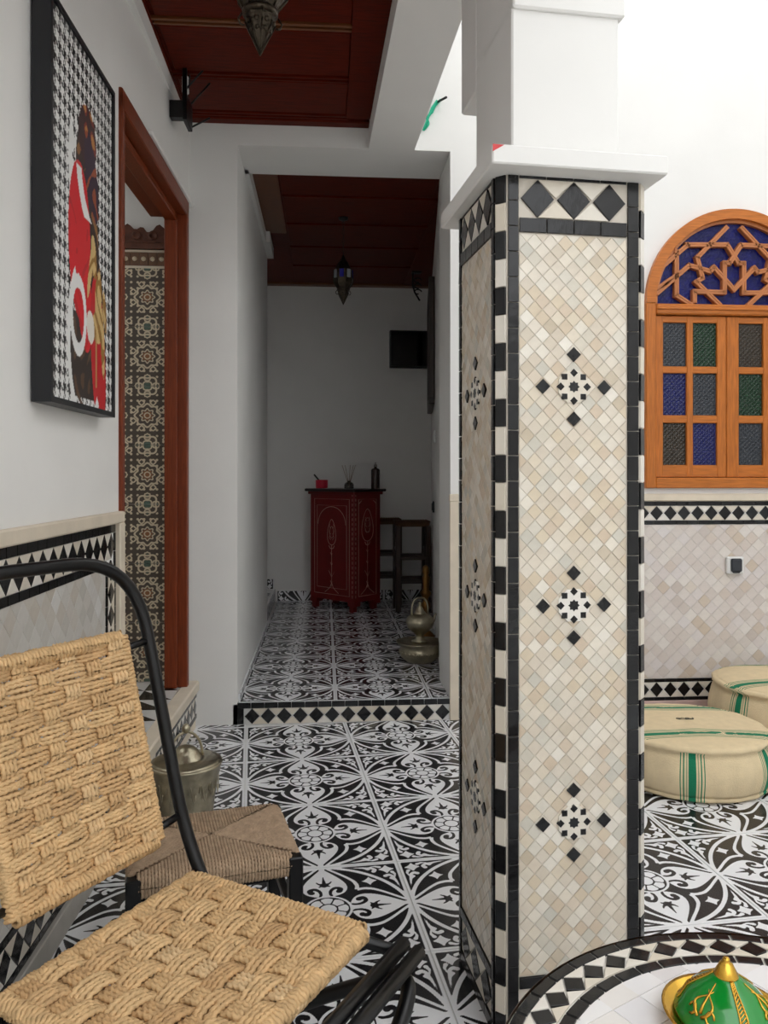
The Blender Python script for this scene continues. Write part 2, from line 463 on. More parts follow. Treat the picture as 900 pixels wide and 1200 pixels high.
# tiled riser of the raised recess and skirting of the back wall: same tile cut in strips
def strip_mesh(wd, ht, n0, n1):
    sub = fpat[n0:n1+1, :]
    return grid_mesh('skirting_tile', NF, n1-n0, wd, ht, 0.008, encaustic, {'pat': sub}, to=lambda x, y, z: (x, -0.008-z*1.0-0.0, y) if False else (x, -(z+0.008), y))
skirt = strip_mesh(TILE-0.004, 0.08, 6, 26)
for i in range(3): obj('skirting_tile', skirt, cfl, (XCL+0.225+i*TILE, 6.68, 0.141), 0)
for i in range(2): obj('skirting_tile', skirt, cfl, (XCL-0.02-0.225-i*TILE, 6.68, 0.241), 0)
skirt2 = strip_mesh(TILE-0.004, 0.098, 80, 104)
for i in range(3): obj('skirting_tile', skirt2, cfl, (XCL-0.018, 5.83+i*TILE, 0.149), R(90))
skirt3 = strip_mesh(TILE-0.004, 0.03, 50, 58)
for i in range(4): obj('skirting_tile', skirt3, cfl, (XCL+0.001, YW+0.25+i*TILE, 0.118), R(90))
MS = T(0, YW, 0)
row(cfl, MS, XCL, 0.59, 0.075, 0.102, 0.060, th=0.006)
band(cfl, MS, XCL+0.03, 0.59, 0.003, 0.075, 0.0735, th=0.005)
row(cfl, MS, XCL, XCL+0.03, 0.003, 0.075, 0.05, th=0.006)

# ---- window wall (carries the lintel over the corridor)
WCX = 1.638; WX, _ = cb(0, 0)
def on_wall(x, y, Yb):              # photo pixel -> (X, Z) on a plane Y = Yb
    k = (x-450.0)/F; Yc = Yb/(CB-k*SB)
    return (Yc*(k*CB+SB), HCAM-(y-557.0)*Yc/F)
WINX, _z = on_wall(859, 450, YW)
wl_, ZSILL = on_wall(755, 572, YW); HW = WINX-wl_
ZSPR = on_wall(760, 356, YW)[1]; ZAP = on_wall(860, 247, YW)[1]
WB = MB()
WB.box(-2.4, XCL, YW, 5.6, -0.1, ZB)                              # pier and left corridor wall
WB.box(-2.4, 0.59, YW, YW+0.35, ZB, 5.2)                          # lintel and wall above
HI = HW-0.03
WB.box(0.59, WINX-HI, YW, YW+0.35, -0.1, 5.2)
WB.box(WINX+HI, 3.4, YW, YW+0.35, -0.1, 5.2)
WB.box(WINX-HI, WINX+HI, YW, YW+0.35, -0.1, ZSILL+0.02)
N = 24
for i in range(N):
    x0, x1 = -HI+2*HI*i/N, -HI+2*HI*(i+1)/N
    za = lambda x: ZSPR+(ZAP-0.03-ZSPR)*math.sqrt(max(0, 1-(x/HI)**2))
    vs = [(WINX+x0, YW, za(x0)), (WINX+x1, YW, za(x1)), (WINX+x1, YW, 5.2), (WINX+x0, YW, 5.2)]
    vs += [(p[0], YW+0.35, p[2]) for p in vs]
    WB.add(vs, [(0,1,2,3), (7,6,5,4), (1,0,4,5), (3,2,6,7)])
wall_back = struct(WB.build('wall_back', plaster), 'white plaster wall with the arched window')
MW = T(0, YW, 0)
# stone cap and foot of the dado
st = MB(); st.box(0.583, 3.2, YW-0.016, YW+0.002, 1.026, 1.062, bev=0.004); st.build('dado_cap', stone, wall_back)
st = MB(); st.box(0.633, 3.2, YW-0.012, YW+0.002, 0.0, 0.070, bev=0.003); st.build('dado_foot', mat('pink_stone', (206, 176, 168), 0.5, noise=0.1), wall_back)
st = MB(); st.box(0.586, 0.632, YW-0.013, YW+0.002, 0.0, 1.030, bev=0.003); st.build('dado_edge_stone', stone, wall_back)
XA, XB = 1.35, 2.30
for (x0, x1) in ((0.635, XA), (XA, XB), (XB, 3.2)):
    if x0 == XA:
        row(wall_back, MW, x0, x1, 1.003, 1.025, 0.056); band(wall_back, MW, x0, x1, 0.934, 1.003, 0.0675); row(wall_back, MW, x0, x1, 0.913, 0.934, 0.056)
        row(wall_back, MW, x0, x1, 0.158, 0.175, 0.056); band(wall_back, MW, x0, x1, 0.087, 0.158, 0.0675); row(wall_back, MW, x0, x1, 0.070, 0.087, 0.056)
        lattice(wall_back, MW, x0, x1, 0.175, 0.913, 0.067, wcreamt, wcreamm, limit=310, th=0.0022)
    else:
        lattice(wall_back, MW, x0, x1, 0.07, 1.02, 0.067, wcreamt, wcreamm, limit=0, th=0.0022)

# ---- corridor: right wall, back wall, ceiling
m = MB(); m.prism([(0.59, YW+0.3), (0.91, 6.72), (1.25, 6.72), (1.25, YW+0.3)], -0.1, 2.95)
m.prism([(0.59, YW+0.0), (0.625, YW+0.35), (0.8, YW+0.35), (0.8, YW+0.002)], -0.1, ZB)
struct(m.build('wall_corridor_right', plaster), 'white plaster corridor wall on the right')
m = MB(); m.box(-2.4, 1.3, 6.68, 6.85, -0.1, 2.95)
struct(m.build('wall_corridor_back', plaster), 'white end wall of the dim corridor')
m = MB(); m.box(-2.4, -2.0, 5.5, 6.75, -0.1, 2.95); m.box(-2.0, XCL, 5.55, 5.6, ZB, 2.95); m.box(-2.4, XCL+0.02, YW+0.3, 5.6, ZB, 2.95)
m.box(XCL-0.02, XCL+0.045, 5.20, 5.6, 2.67, 2.74)
struct(m.build('wall_corridor_left', plaster), 'white wall above the left side of the corridor')
cc = MB(); cc.box(-1.6, 1.3, YW+0.35, 6.75, 2.752, 2.80)
cor_ceil = struct(cc.build('ceiling_corridor', redwood), 'dark red-brown wooden corridor ceiling')
for i in range(5):
    y0 = 4.06+i*0.50
    b = MB(); b.box(XCL+0.16, 0.62, y0+0.03, y0+0.47, 2.745, 2.753, bev=0.003); b.build('ceiling_panel', redwood, cor_ceil)
    b = MB(); b.box(XCL+0.16, 0.66, y0-0.022, y0+0.022, 2.738, 2.753, bev=0.004); b.build('ceiling_batten', redwood, cor_ceil)
b = MB(); b.box(XCL, XCL+0.15, YW+0.35, 5.25, 2.742, 2.753, bev=0.003); b.build('ceiling_board', goldwood, cor_ceil)  # lit strip of the ceiling, its brightness put into a lighter wood colour
b = MB(); b.box(-1.5, 0.91, 6.60, 6.68, 2.735, 2.753, bev=0.003); b.build('ceiling_moulding', goldwood, cor_ceil)
b = MB(); b.box(0.66, 0.90, YW+0.35, 6.6, 2.742, 2.753, bev=0.003); b.build('ceiling_board', redwood, cor_ceil)

# ---- left wall (turned 1.5 degrees) with dado and the doorway
LA = R(88.5)
L0 = Vector((-0.617-3.60*math.tan(R(1.5)), 0.0, 0))
def lw(s, off=0.0, z=0.0):           # along the wall, off the wall
    return Vector((L0.x+s*math.cos(LA)+off*math.sin(LA), s*math.sin(LA)-off*math.cos(LA), z))
SD0, SD1 = 2.545, 3.575              # door opening along the wall
ZD = 2.36
m = MB(); m.box(-3.4, SD0, 0, 0.16, -0.1, 2.95); m.box(SD0, SD1+0.2, 0, 0.16, ZD, 2.95); m.box(SD0, SD1+0.15, 0, 0.16, -0.1, 0.19)
wall_left = struct(m.build('wall_left', plaster, None, tuple(L0), LA), 'white plaster wall on the left with zellige dado')
ML = Matrix.Identity(4)
S0, S1 = 1.20, 2.40
m = MB(); m.box(-1.8, SD0, -0.020, 0.002, 1.002, 1.038, bev=0.004); m.build('dado_cap', stone, wall_left)
m = MB(); m.box(SD0-0.048, SD0+0.004, -0.020, 0.002, 0.0, 1.004, bev=0.004); m.build('dado_edge_stone', stone, wall_left)
m = MB(); m.box(-1.8, SD0-0.05, -0.014, 0.002, 0.0, 0.066, bev=0.003); m.build('dado_foot', mat('grey_stone', (176, 172, 164), 0.5, noise=0.1), wall_left)
row(wall_left, ML, S0, 2.495, 0.975, 1.002, 0.056)
band(wall_left, ML, S0, 2.485, 0.897, 0.975, 0.0675)
row(wall_left, ML, S0, S1, 0.874, 0.897, 0.056)
row(wall_left, ML, 2.485, 2.497, 0.066, 0.975, 0.056, vertical=True)
band(wall_left, ML, 2.418, 2.485, 0.066, 0.897, 0.0675, vertical=True)
row(wall_left, ML, 2.402, 2.418, 0.066, 0.874, 0.056, vertical=True)
row(wall_left, ML, S0, S1, 0.166, 0.186, 0.056); band(wall_left, ML, S0, S1, 0.090, 0.166, 0.0675); row(wall_left, ML, S0, S1, 0.070, 0.090, 0.056)
lattice(wall_left, ML, S0, S1, 0.186, 0.874, 0.0685, gcreamt, gcreamm, limit=300, key=lambda a, z: -a, th=0.0022)
lattice(wall_left, ML, -0.5, S0, 0.07, 1.0, 0.0685, gcreamt, gcreamm, limit=0, th=0.0022)

# doorway: frame, threshold step
door = struct(obj('door_1', None, None, tuple(L0), LA), 'varnished wooden door frame in the left wall')
FW = 0.062
def jamb(x0, x1, z0, z1, y0=-0.012, y1=0.16, nm='jamb', mt=doorwood):
    b = MB(); b.box(x0, x1, y0, y1, z0, z1, bev=0.004); return b.build(nm, mt, door)
jamb(SD0-0.002, SD0+0.03, 0.21, ZD); jamb(SD1-0.012, SD1+0.03, 0.21, ZD, y1=0.045)
jamb(SD1-0.03, SD1-0.006, 0.21, ZD-0.07, y0=0.03, y1=0.085, nm='jamb_stop')
jamb(SD0-0.002, SD1+0.03, ZD-0.055, ZD+0.012, nm='head')
jamb(SD0+0.03, SD1-0.02, ZD-0.085, ZD-0.055, y0=0.03, y1=0.085, nm='head_stop')
b = MB(); b.box(SD0+0.35, SD1+0.10, -0.022, -0.001, ZD+0.013, ZD+0.028, bev=0.004); b.build('plaster_ledge', plaster, wall_left)
thr = struct(obj('trim_1', None, None, tuple(L0), LA), 'cream stone threshold step with a diamond tile riser')
b = MB(); b.box(SD0+0.008, SD1+0.105, -0.045, 0.02, 0.165, 0.212, bev=0.006); b.build('threshold_slab', stone, thr)
b = MB(); b.box(SD0+0.008, SD1+0.09, -0.030, 0.0, 0.0, 0.166); b.build('riser_bed', stone, thr)
MT = T(0, -0.031, 0)
row(thr, MT, SD0+0.01, SD1+0.085, 0.142, 0.162, 0.056); band(thr, MT, SD0+0.01, SD1+0.085, 0.066, 0.142, 0.072); row(thr, MT, SD0+0.01, SD1+0.085, 0.046, 0.066, 0.056)

# room behind the doorway
m = MB(); m.box(-2.4, -0.77, 2.0, YW, 0.0, 0.204); m.box(-0.80, -0.60, SD0, 3.69, 0.0, 0.203)
rf = struct(m.build('floor_side_room', grout), 'side room floor with black and white triangle tiles')
tw_ = mat('grey_white_tile', (206, 204, 200), 0.3, noise=0.05)
q = 0.145
for i in range(4):
    for j in range(8):
        x0, y0 = -0.64-(i+1)*q, 3.67-(j+1)*q
        A = MB(); A.prism([(x0+.001, y0+.001), (x0+q-.001, y0+.001), (x0+.001, y0+q-.001)], 0.20, 0.2095)
        B = MB(); B.prism([(x0+q-.001, y0+.002), (x0+q-.001, y0+q-.001), (x0+.002, y0+q-.001)], 0.20, 0.2095)
        f2 = (i+j) % 2
        A.build('triangle_floor_tile', blackt if True else tw_, rf); B.build('triangle_floor_tile', tw_, rf)
m = MB(); m.box(-2.4, -2.2, 1.9, YW, 0, 2.95); m.box(-2.4, -0.80, 1.9, 2.0, 0, 2.95); m.box(-1.5, -0.62, 2.0, YW, 2.70, 2.95)
struct(m.build('wall_side_room', plaster), 'white walls of the side room')

# mosaic panel seen through the doorway
def mosaic_draw(kind):
    def fn(X, Y):
        out = np.zeros_like(X, bool); tint = np.zeros_like(X, bool); tin2 = np.zeros_like(X, bool)
        def ros(cx, cy, R0, lobes, amp, w_, ph=0.0):
            dx, dy = X-cx, Y-cy; r = np.hypot(dx, dy); t = np.arctan2(dy, dx)
            rr = R0*(1+amp*np.cos(lobes*(t+ph)))
            return np.abs(r-rr) < w_, r < rr-w_*0.6
        for cx in (-1, 0, 1):
            for cy in (-1, 0, 1):
                even = (cx+cy) % 2 == 0
                if even:
                    for (R0, am, ww) in ((0.36, 0.10, 0.030), (0.20, 0.16, 0.024), (0.09, 0.0, 0.022)):
                        o, _ = ros(cx, cy, R0, 8, am, ww); out |= o
                    tint |= ros(cx, cy, 0.16, 8, .16, .02)[1]
                    for k in range(8):
                        a = PI/8+k*PI/4
                        o, i_ = ros(cx+0.47*math.cos(a), cy+0.47*math.sin(a), 0.075, 4, .12, 0.022); out |= o
                else:
                    for (R0, am, ww) in ((0.30, 0.14, 0.030), (0.14, 0.1, 0.022)):
                        o, _ = ros(cx, cy, R0, 4, am, ww, PI/4); out |= o
                    tin2 |= ros(cx, cy, 0.12, 8, .1, .02)[1]
                    for k in range(4):
                        a = k*PI/2
                        o, i_ = ros(cx+0.27*math.cos(a), cy+0.27*math.sin(a), 0.10, 8, .1, 0.022); out |= o; tin2 |= i_ & (np.hypot(X-cx-0.27*math.cos(a), Y-cy-0.27*math.sin(a)) < 0.05)
        small = np.abs(np.sin(X*PI*5)*np.sin(Y*PI*5)) > 0.80
        out |= small & (np.hypot(((X+1) % 2)-1, ((Y+1) % 2)-1) > 0.42) & (np.hypot((X % 2)-1, ((Y+1) % 2)-1) > 0.40) & (np.hypot(((X+1) % 2)-1, (Y % 2)-1) > 0.40)
        return {'pat': out, 'tint': tint & ~out, 'tin2': tin2 & ~out}[kind]
    return fn
NM = 96
mosaic = pattern_mat('mosaic_tile', (84, 74, 64), (214, 200, 172), 0.35, soft=0.2, extra=[('tint', (146, 96, 62)), ('tin2', (84, 104, 92))])
att = {k: field(mosaic_draw(k), NM) for k in ('pat', 'tint', 'tin2')}
MP = 0.29
mos_me = grid_mesh('mosaic_tile', NM, NM, MP-0.002, MP-0.002, 0.008, mosaic, att, to=lambda x, y, z: (x, -(z+0.008), y))
wsb = struct(obj('wall_side_panel', None, None, (0, YW, 0), 0), 'mosaic tile panel with carved wooden crest in the side room')
for i in range(3):
    for j in range(7):
        if 0.21+(j+1)*MP < 2.10+0.2: obj('mosaic_tile', mos_me, wsb, (-0.66-(i+.5)*MP, -0.002, 0.209+(j+.5)*(MP*0.93)), 0).scale = (1, 1, .93)
for i in range(22):
    b = MB(); x0 = -1.52+i*0.04
    b.box(x0, x0+0.038, -0.012, 0, 2.105, 2.165, 0); b.lathe([(0.011, 0.0), (0.011, 0.004)], 8, 1, M=T(x0+0.019, -0.012, 2.135) @ Matrix.Rotation(R(90), 4, 'X'))
    b.build('mosaic_border_tile', [mat('mosaic_border', (110, 78, 56), 0.4), mat('mosaic_border_flower', (206, 190, 162), 0.4)], wsb)
b = MB(); b.box(-1.52, -0.66, -0.014, 0, 2.166, 2.176); b.box(-1.52, -0.66, -0.014, 0, 2.093, 2.103); b.build('mosaic_border_line', stone, wsb)
crest = MB(); pl = []
nn = 60
for i in range(nn+1):
    x = -1.52+0.86*i/nn; pl.append((x, 2.25+0.028*abs(math.sin((x+0.66)*PI/0.145))**0.7+0.012*math.sin((x)*90)))
for i in range(nn):
    (x0, z0), (x1, z1) = pl[i], pl[i+1]
    crest.add([(x0,-0.03,2.178),(x1,-0.03,2.178),(x1,-0.03,z1),(x0,-0.03,z0),(x0,0,2.178),(x1,0,2.178),(x1,0,z1),(x0,0,z0)], [(0,1,2,3),(3,2,6,7),(1,0,4,5)])
crest.box(-1.52, -0.66, -0.036, -0.028, 2.205, 2.212)
for i in range(12):
    crest.lathe([(0.022, 0), (0.022, .006), (.014, .008), (.012, .003), (.0, .003)], 10, M=T(-1.50+i*0.0725, -0.03, 2.236) @ Matrix.Rotation(R(90), 4, 'X'))
crest.build('carved_crest', mat('carved_dark_cedar', (92, 48, 28), 0.5, noise=0.3, scale=40, bump=0.8, bscale=60), wsb)

# ---- beam, boarded ceiling, rest of the courtyard shell
XB0, XB1 = 0.205, 0.445
m = MB(); m.prism([(XB0, YW), (XB0+0.10, -0.2), (XB1+0.11, -0.2), (XB1-0.025, YW)], ZB, 3.6)
struct(m.build('wall_beam', plaster), 'white plastered beam along the open courtyard')
m = MB(); m.box(-0.9, 0.42, -0.2, YW, ZC+0.012, 2.98)
ceil = struct(m.build('ceiling', redwood), 'polished red-brown wooden ceiling with mouldings')
ys = [3.61, 3.27, 2.89, 2.51, 2.13, 1.75, 1.37, 0.99, 0.61]
for i in range(len(ys)-1):
    b = MB(); b.box(-0.60, 0.10, ys[i+1]+0.03, ys[i]-0.03, ZC+0.004, ZC+0.013, bev=0.004); b.build('ceiling_panel', redwood, ceil)
    b = MB(); b.box(-0.66, 0.11, ys[i]-0.022, ys[i]-0.008, ZC-0.001, ZC+0.013, bev=0.002); b.box(-0.66, 0.11, ys[i]+0.006, ys[i]+0.018, ZC-0.001, ZC+0.013, bev=0.002)
    b.build('ceiling_batten', goldwood if i == 2 else redwood, ceil)
b = MB(); b.box(-0.72, -0.615, -0.2, YW, ZC-0.008, ZC+0.013, bev=0.005); b.build('ceiling_moulding', redwood, ceil)
b = MB(); b.prism([(0.10, 3.6), (0.10, -0.2), (0.31, -0.2), (0.215, 3.6)], ZC-0.004, ZC+0.013); b.build('ceiling_moulding', redwood, ceil)
b = MB(); b.box(-0.66, 0.21, 3.632, YW, ZC-0.008, ZC+0.013, bev=0.005); b.build('ceiling_moulding', redwood, ceil)
m = MB(); m.box(3.2, 3.4, -3.5, YW, -0.1, 4.2)
struct(m.build('wall_right', plaster), 'white courtyard wall on the right')
m = MB(); m.box(-2.4, 3.4, -3.6, -3.4, -0.1, 2.6)
struct(m.build('wall_front', plaster), 'white courtyard wall behind the viewer')
m = MB(); m.box(-1.6, 3.4, YW+0.3, 6.9, 2.95, 3.05); m.box(-2.4, -1.6, YW+0.3, 5.6, 2.95, 3.05); m.box(-1.5, -0.5, -0.2, YW+0.1, 2.95, 3.05); m.box(1.2, 3.4, 6.0, 6.2, -0.1, 3.0); m.box(3.3, 3.4, 3.9, 6.2, -0.1, 3.0)  # slabs stop short over side room and corridor recess to let daylight in
m.box(0.3, 3.4, 1.1, YW+0.35, 5.2, 5.35)  # unseen overhang, added to keep sky light off the window wall
m.box(1.2, 3.4, YW+0.35, 6.2, -0.1, 0.0)
struct(m.build('ceiling_roof', plaster), 'flat plaster roof slabs and an added overhang that shades the window wall')

# ---- arched window
win = struct(obj('window_1', None, None, (WINX, YW, 0), 0), 'arched cedar window with coloured panes and star lattice')
YF = -0.030
def arch_pts(hw, ztop, n=40, z0=None):
    return [(-hw*math.cos(PI*i/n), (z0 or ZSPR)+(ztop-(z0 or ZSPR))*math.sin(PI*i/n)) for i in range(n+1)]
def arch_ring(o, i_, y0, y1):
    b = MB(); n = len(o)
    for k in range(n-1):
        vs = []
        for y in (y0, y1):
            for (p) in (o[k], o[k+1], i_[k+1], i_[k]): vs.append((p[0], y, p[1]))
        b.add(vs, [(0,1,2,3)[::-1], (7,6,5,4)[::-1], (0,1,5,4), (2,3,7,6)], smooth=False)
    return b
fo = 0.047
O_ = arch_pts(HW, ZAP); I_ = arch_pts(HW-fo, ZAP-fo)
arch_ring(O_, I_, YF, 0.06).build('arch_frame', winwoodh, win)
O2 = arch_pts(HW-fo, ZAP-fo); I2 = arch_pts(HW-fo-0.014, ZAP-fo-0.014)
arch_ring(O2, I2, YF+0.022, 0.06).build('arch_moulding', latwood, win)
b = MB()
b.box(-HW-0.004, -HW+fo, YF, 0.06, ZSILL, ZSPR, bev=0.004); b.build('frame_post', winwood, win)
b = MB(); b.box(HW-fo, HW+0.004, YF, 0.06, ZSILL, ZSPR, bev=0.004); b.build('frame_post', winwood, win)
b = MB(); b.box(-HW+fo, HW-fo, YF, 0.06, ZSILL, ZSILL+0.05, bev=0.004); b.build('frame_sill', winwoodh, win)
ZTR = ZSPR-0.055
b = MB(); b.box(-HW+fo, HW-fo, YF-0.004, 0.06, ZTR, ZSPR-0.004, bev=0.006); b.box(-HW+fo, HW-fo, YF-0.012, YF, ZTR+0.022, ZTR+0.034, bev=0.003); b.build('transom', winwoodh, win)
GL = {'blue': (20, 26, 84), 'green': (16, 46, 26), 'grey': (48, 52, 58), 'brown': (50, 42, 32)}
def glass(cn):
    nm = cn+'_pressed_glass'
    if nm in MATS: return MATS[nm]
    m_ = mat(nm, GL[cn], 0.22, spec=0.35)
    nt = m_.node_tree; n = nt.nodes; l = nt.links
    tc = n.new('ShaderNodeTexCoord'); mp = n.new('ShaderNodeMapping'); mp.inputs['Rotation'].default_value = (0, R(45), 0); mp.inputs['Scale'].default_value = (1, 1, 1)
    ck = n.new('ShaderNodeTexVoronoi'); ck.inputs['Scale'].default_value = 62; ck.distance = 'CHEBYCHEV'; ck.inputs['Randomness'].default_value = 0.0
    l.new(tc.outputs['Object'], mp.inputs['Vector']); l.new(mp.outputs['Vector'], ck.inputs['Vector'])
    bp = n.new('ShaderNodeBump'); bp.inputs['Strength'].default_value = 0.9; bp.inputs['Distance'].default_value = 0.004
    l.new(ck.outputs['Distance'], bp.inputs['Height']); l.new(bp.outputs['Normal'], n['Principled BSDF'].inputs['Normal'])
    return m_
rows_px = [(379, 430), (438, 487), (496, 545)]
cols_L = [(776, 803.5), (811, 839)]; cols_R = [(864.5, 893), (901, 929)]
def lx(x): return on_wall(x, 450, YW)[0]-WINX
def lz(y, x=830): return on_wall(x, y, YW)[1]
def shutter(xa, xb, cols, colors):
    sh = MB()
    xs = [(xa, lx(cols[0][0])), (lx(cols[0][1]), lx(cols[1][0])), (lx(cols[1][1]), xb)]
    z0, z1 = ZSILL+0.052, ZTR-0.003
    for (p, q_) in xs: sh.box(p, q_, -0.012, 0.022, z0, z1, bev=0.003)
    zr = [z1]+[v for r_ in rows_px for v in (lz(r_[0]), lz(r_[1]))]+[z0]
    for k in range(0, len(zr), 2): sh.box(xa+0.01, xb-0.01, -0.010, 0.020, zr[k+1], zr[k], 1, bev=0.003)
    s_ = sh.build('shutter', [winwood, winwoodh], win)
    for ri, r_ in enumerate(rows_px):
        for ci, c_ in enumerate(cols):
            pn = MB(); pn.box(lx(c_[0])-0.004, lx(c_[1])+0.004, 0.002, 0.008, lz(r_[1])-0.004, lz(r_[0])+0.004); pn.build('pane', glass(colors[ri][ci]), s_)
shutter(-HW+fo+0.003, lx(850)-0.001, cols_L, [('grey', 'green'), ('blue', 'grey'), ('brown', 'blue')])
shutter(lx(850)+0.001, HW-fo-0.003, cols_R, [('brown', 'blue'), ('green', 'grey'), ('grey', 'green')])
# fan light: blue glass behind a star lattice
b = MB(); ap = arch_pts(HW-fo, ZAP-fo, 32)
b.add([(p[0], 0.012, p[1]) for p in ap]+[(p[0], 0.018, p[1]) for p in ap], [tuple(range(len(ap)))[::-1], tuple(range(len(ap), 2*len(ap)))])
bluep = mat('deep_blue_glass', (14, 18, 88), 0.2, spec=0.25, noise=0.4, scale=40, bump=0.8, bscale=90)
b.build('fanlight_pane', bluep, win)
def zl(x, y): X, Z = on_wall(750+x/6.0, 240+y/6.0, YW); return (X-WINX, Z)
c0 = zl(654, 400)[0]
polys = [[(320, 285), (605, 285), (685, 415), (722, 415), (722, 622), (930, 622), (930, 690)],
         [(600, 165), (395, 375), (432, 520), (388, 545), (552, 705)],
         [(250, 330), (250, 640), (350, 705)],
         [(115, 470), (330, 285)], [(250, 500), (120, 590)],
         [(115, 625), (340, 430), (487, 472), (512, 442), (654, 600)]]
for pl in polys:
    for sgn in (1, -1):
        pp = [zl(*p) for p in pl]
        pp = [((p[0]-c0)*sgn, p[1]) for p in pp]
        lb = MB()
        for k in range(len(pp)-1):
            a = Vector(pp[k]); c = Vector(pp[k+1]); d = c-a; Ln = d.length; ang = math.atan2(d.y, d.x)
            Mx = T((a.x+c.x)/2, 0, (a.y+c.y)/2) @ Matrix.Rotation(-ang, 4, 'Y')
            e = 0.0110
            lb.box(-Ln/2-e*.8, Ln/2+e*.8, -0.014+0.0007*(sgn > 0), 0.014, -e, e, 0, M=Mx)
            for g in (-1, 1): lb.box(-Ln/2-e*.5, Ln/2+e*.5, -0.0165+0.0006*(sgn > 0), -0.012, g*0.0056-0.0036, g*0.0056+0.0036, 0, M=Mx)
        lb.build('lattice_bar', latwood, win)

# ================================================================== THE TILED PILLAR
PA = R(5.2)
pcx, pcy = cb(0.2305, 1.597)
PW, PD, CH = 0.3206, 0.31, 0.018
ZT = 1.757
pil = thing('tiled_pillar', 'square pillar clad in cream zellige tiles with black borders and white upper shaft', 'pillar', (pcx, pcy, 0), PA)
core = MB()
core.prism([(CH, 0), (PW-CH, 0), (PW, CH), (PW, PD-CH), (PW-CH, PD), (CH, PD), (0, PD-CH), (0, CH)], 0.0, ZT+0.002)
core.build('mortar_core', grout, pil)
cp = MB(); cp.box(-0.030, 0.340, -0.056, 0.365, ZT, ZT+0.038, bev=0.003); cp.build('cap_slab', plaster, pil)
sh = MB(); sh.box(0.047, 0.287, 0.056, 0.323, ZT+0.036, 2.14, bev=0.004); sh.build('upper_shaft', plaster, pil)
uc = MB(); uc.box(0.047, 0.297, 0.046, 0.323, 2.128, 2.70, bev=0.004); uc.box(0.047, 0.287, 0.320, 0.46, 2.085, 2.70, bev=0.004); uc.build('upper_block', plaster, pil)
mk = MB(); mk.prism([(-0.0290, ZT+0.022), (-0.006, ZT+0.036), (-0.0290, ZT+0.0365)], 0.0, 0.0006, M=T(0, -0.0560, 0) @ Matrix.Rotation(PI/2, 4, 'X')); mk.build('red_paint_mark', mat('red_paint', (206, 70, 72), 0.6, noise=0.3), pil)
MF = Matrix.Identity(4)                                    # front face: local x = pillar x
MLF = RZ(-PI/2)                                            # left face: local x runs from the back to the front
MLF = T(0, 0, 0) @ MLF                                     # a -> y = -a
MCH = T(0, CH, 0) @ RZ(-PI/4)                              # chamfer, from left edge to front edge
MCR = T(PW-CH, 0, 0) @ RZ(PI/4)
fx0, fx1 = CH, PW-CH
row(pil, MF, fx0+0.001, fx0+0.024, 0.004, ZT, 0.052, vertical=True)
row(pil, MF, fx1-0.026, fx1-0.001, 0.004, ZT, 0.052, vertical=True)
row(pil, MCH, 0.0008, CH*1.414-0.0008, 0.004, ZT, 0.0573, vertical=True, mats=[blackt, whitet], name='corner_tile')
row(pil, MCR, 0.0008, CH*1.414-0.0008, 0.004, ZT, 0.0573, vertical=True, mats=[whitet, blackt], name='corner_tile')
ia, ib = fx0+0.025, fx1-0.027
row(pil, MF, ia, ib, 1.751, ZT+0.001, 0.052, th=0.003)
band(pil, MF, ia, ib, 1.673, 1.750, 0.0725)
row(pil, MF, ia, ib, 1.642, 1.672, 0.0525)
row(pil, MF, ia, ib, 0.110, 0.134, 0.0525); band(pil, MF, ia, ib, 0.034, 0.109, 0.0725); row(pil, MF, ia, ib, 0.006, 0.033, 0.0525)
lattice(pil, MF, ia, ib, 0.135, 1.641, 0.0345, creamt, creamm, th=0.0016, limit=300, key=lambda a, z: -z if z < 1.64 else 9, tk=0.02)
la, lb_ = -(PD-CH), -CH
row(pil, MLF, la+0.001, la+0.016, 0.004, ZT, 0.052, vertical=True); row(pil, MLF, lb_-0.016, lb_-0.001, 0.004, ZT, 0.052, vertical=True)
ja, jb = la+0.017, lb_-0.017
band(pil, MLF, ja, jb, 1.673, 1.750, 0.060); row(pil, MLF, ja, jb, 1.642, 1.672, 0.0525); row(pil, MLF, ja, jb, 1.751, ZT+0.001, 0.052, th=0.003)
row(pil, MLF, ja, jb, 0.110, 0.134, 0.0525); band(pil, MLF, ja, jb, 0.034, 0.109, 0.0725); row(pil, MLF, ja, jb, 0.006, 0.033, 0.0525)
lattice(pil, MLF, ja, jb, 0.135, 1.641, 0.0345, creamt, creamm, th=0.0016, limit=0, tk=0.02)
# the two faces turned away
MRF = T(PW, 0, 0) @ RZ(PI/2); MBF = T(0, PD, 0) @ RZ(PI)
lattice(pil, MRF, CH, PD-CH, 0.01, ZT-0.005, 0.03, creamt, creamm, th=0.0035, limit=0)
lattice(pil, MBF, -(PW-CH), -CH, 0.01, ZT-0.005, 0.03, creamt, creamm, th=0.0035, limit=0)
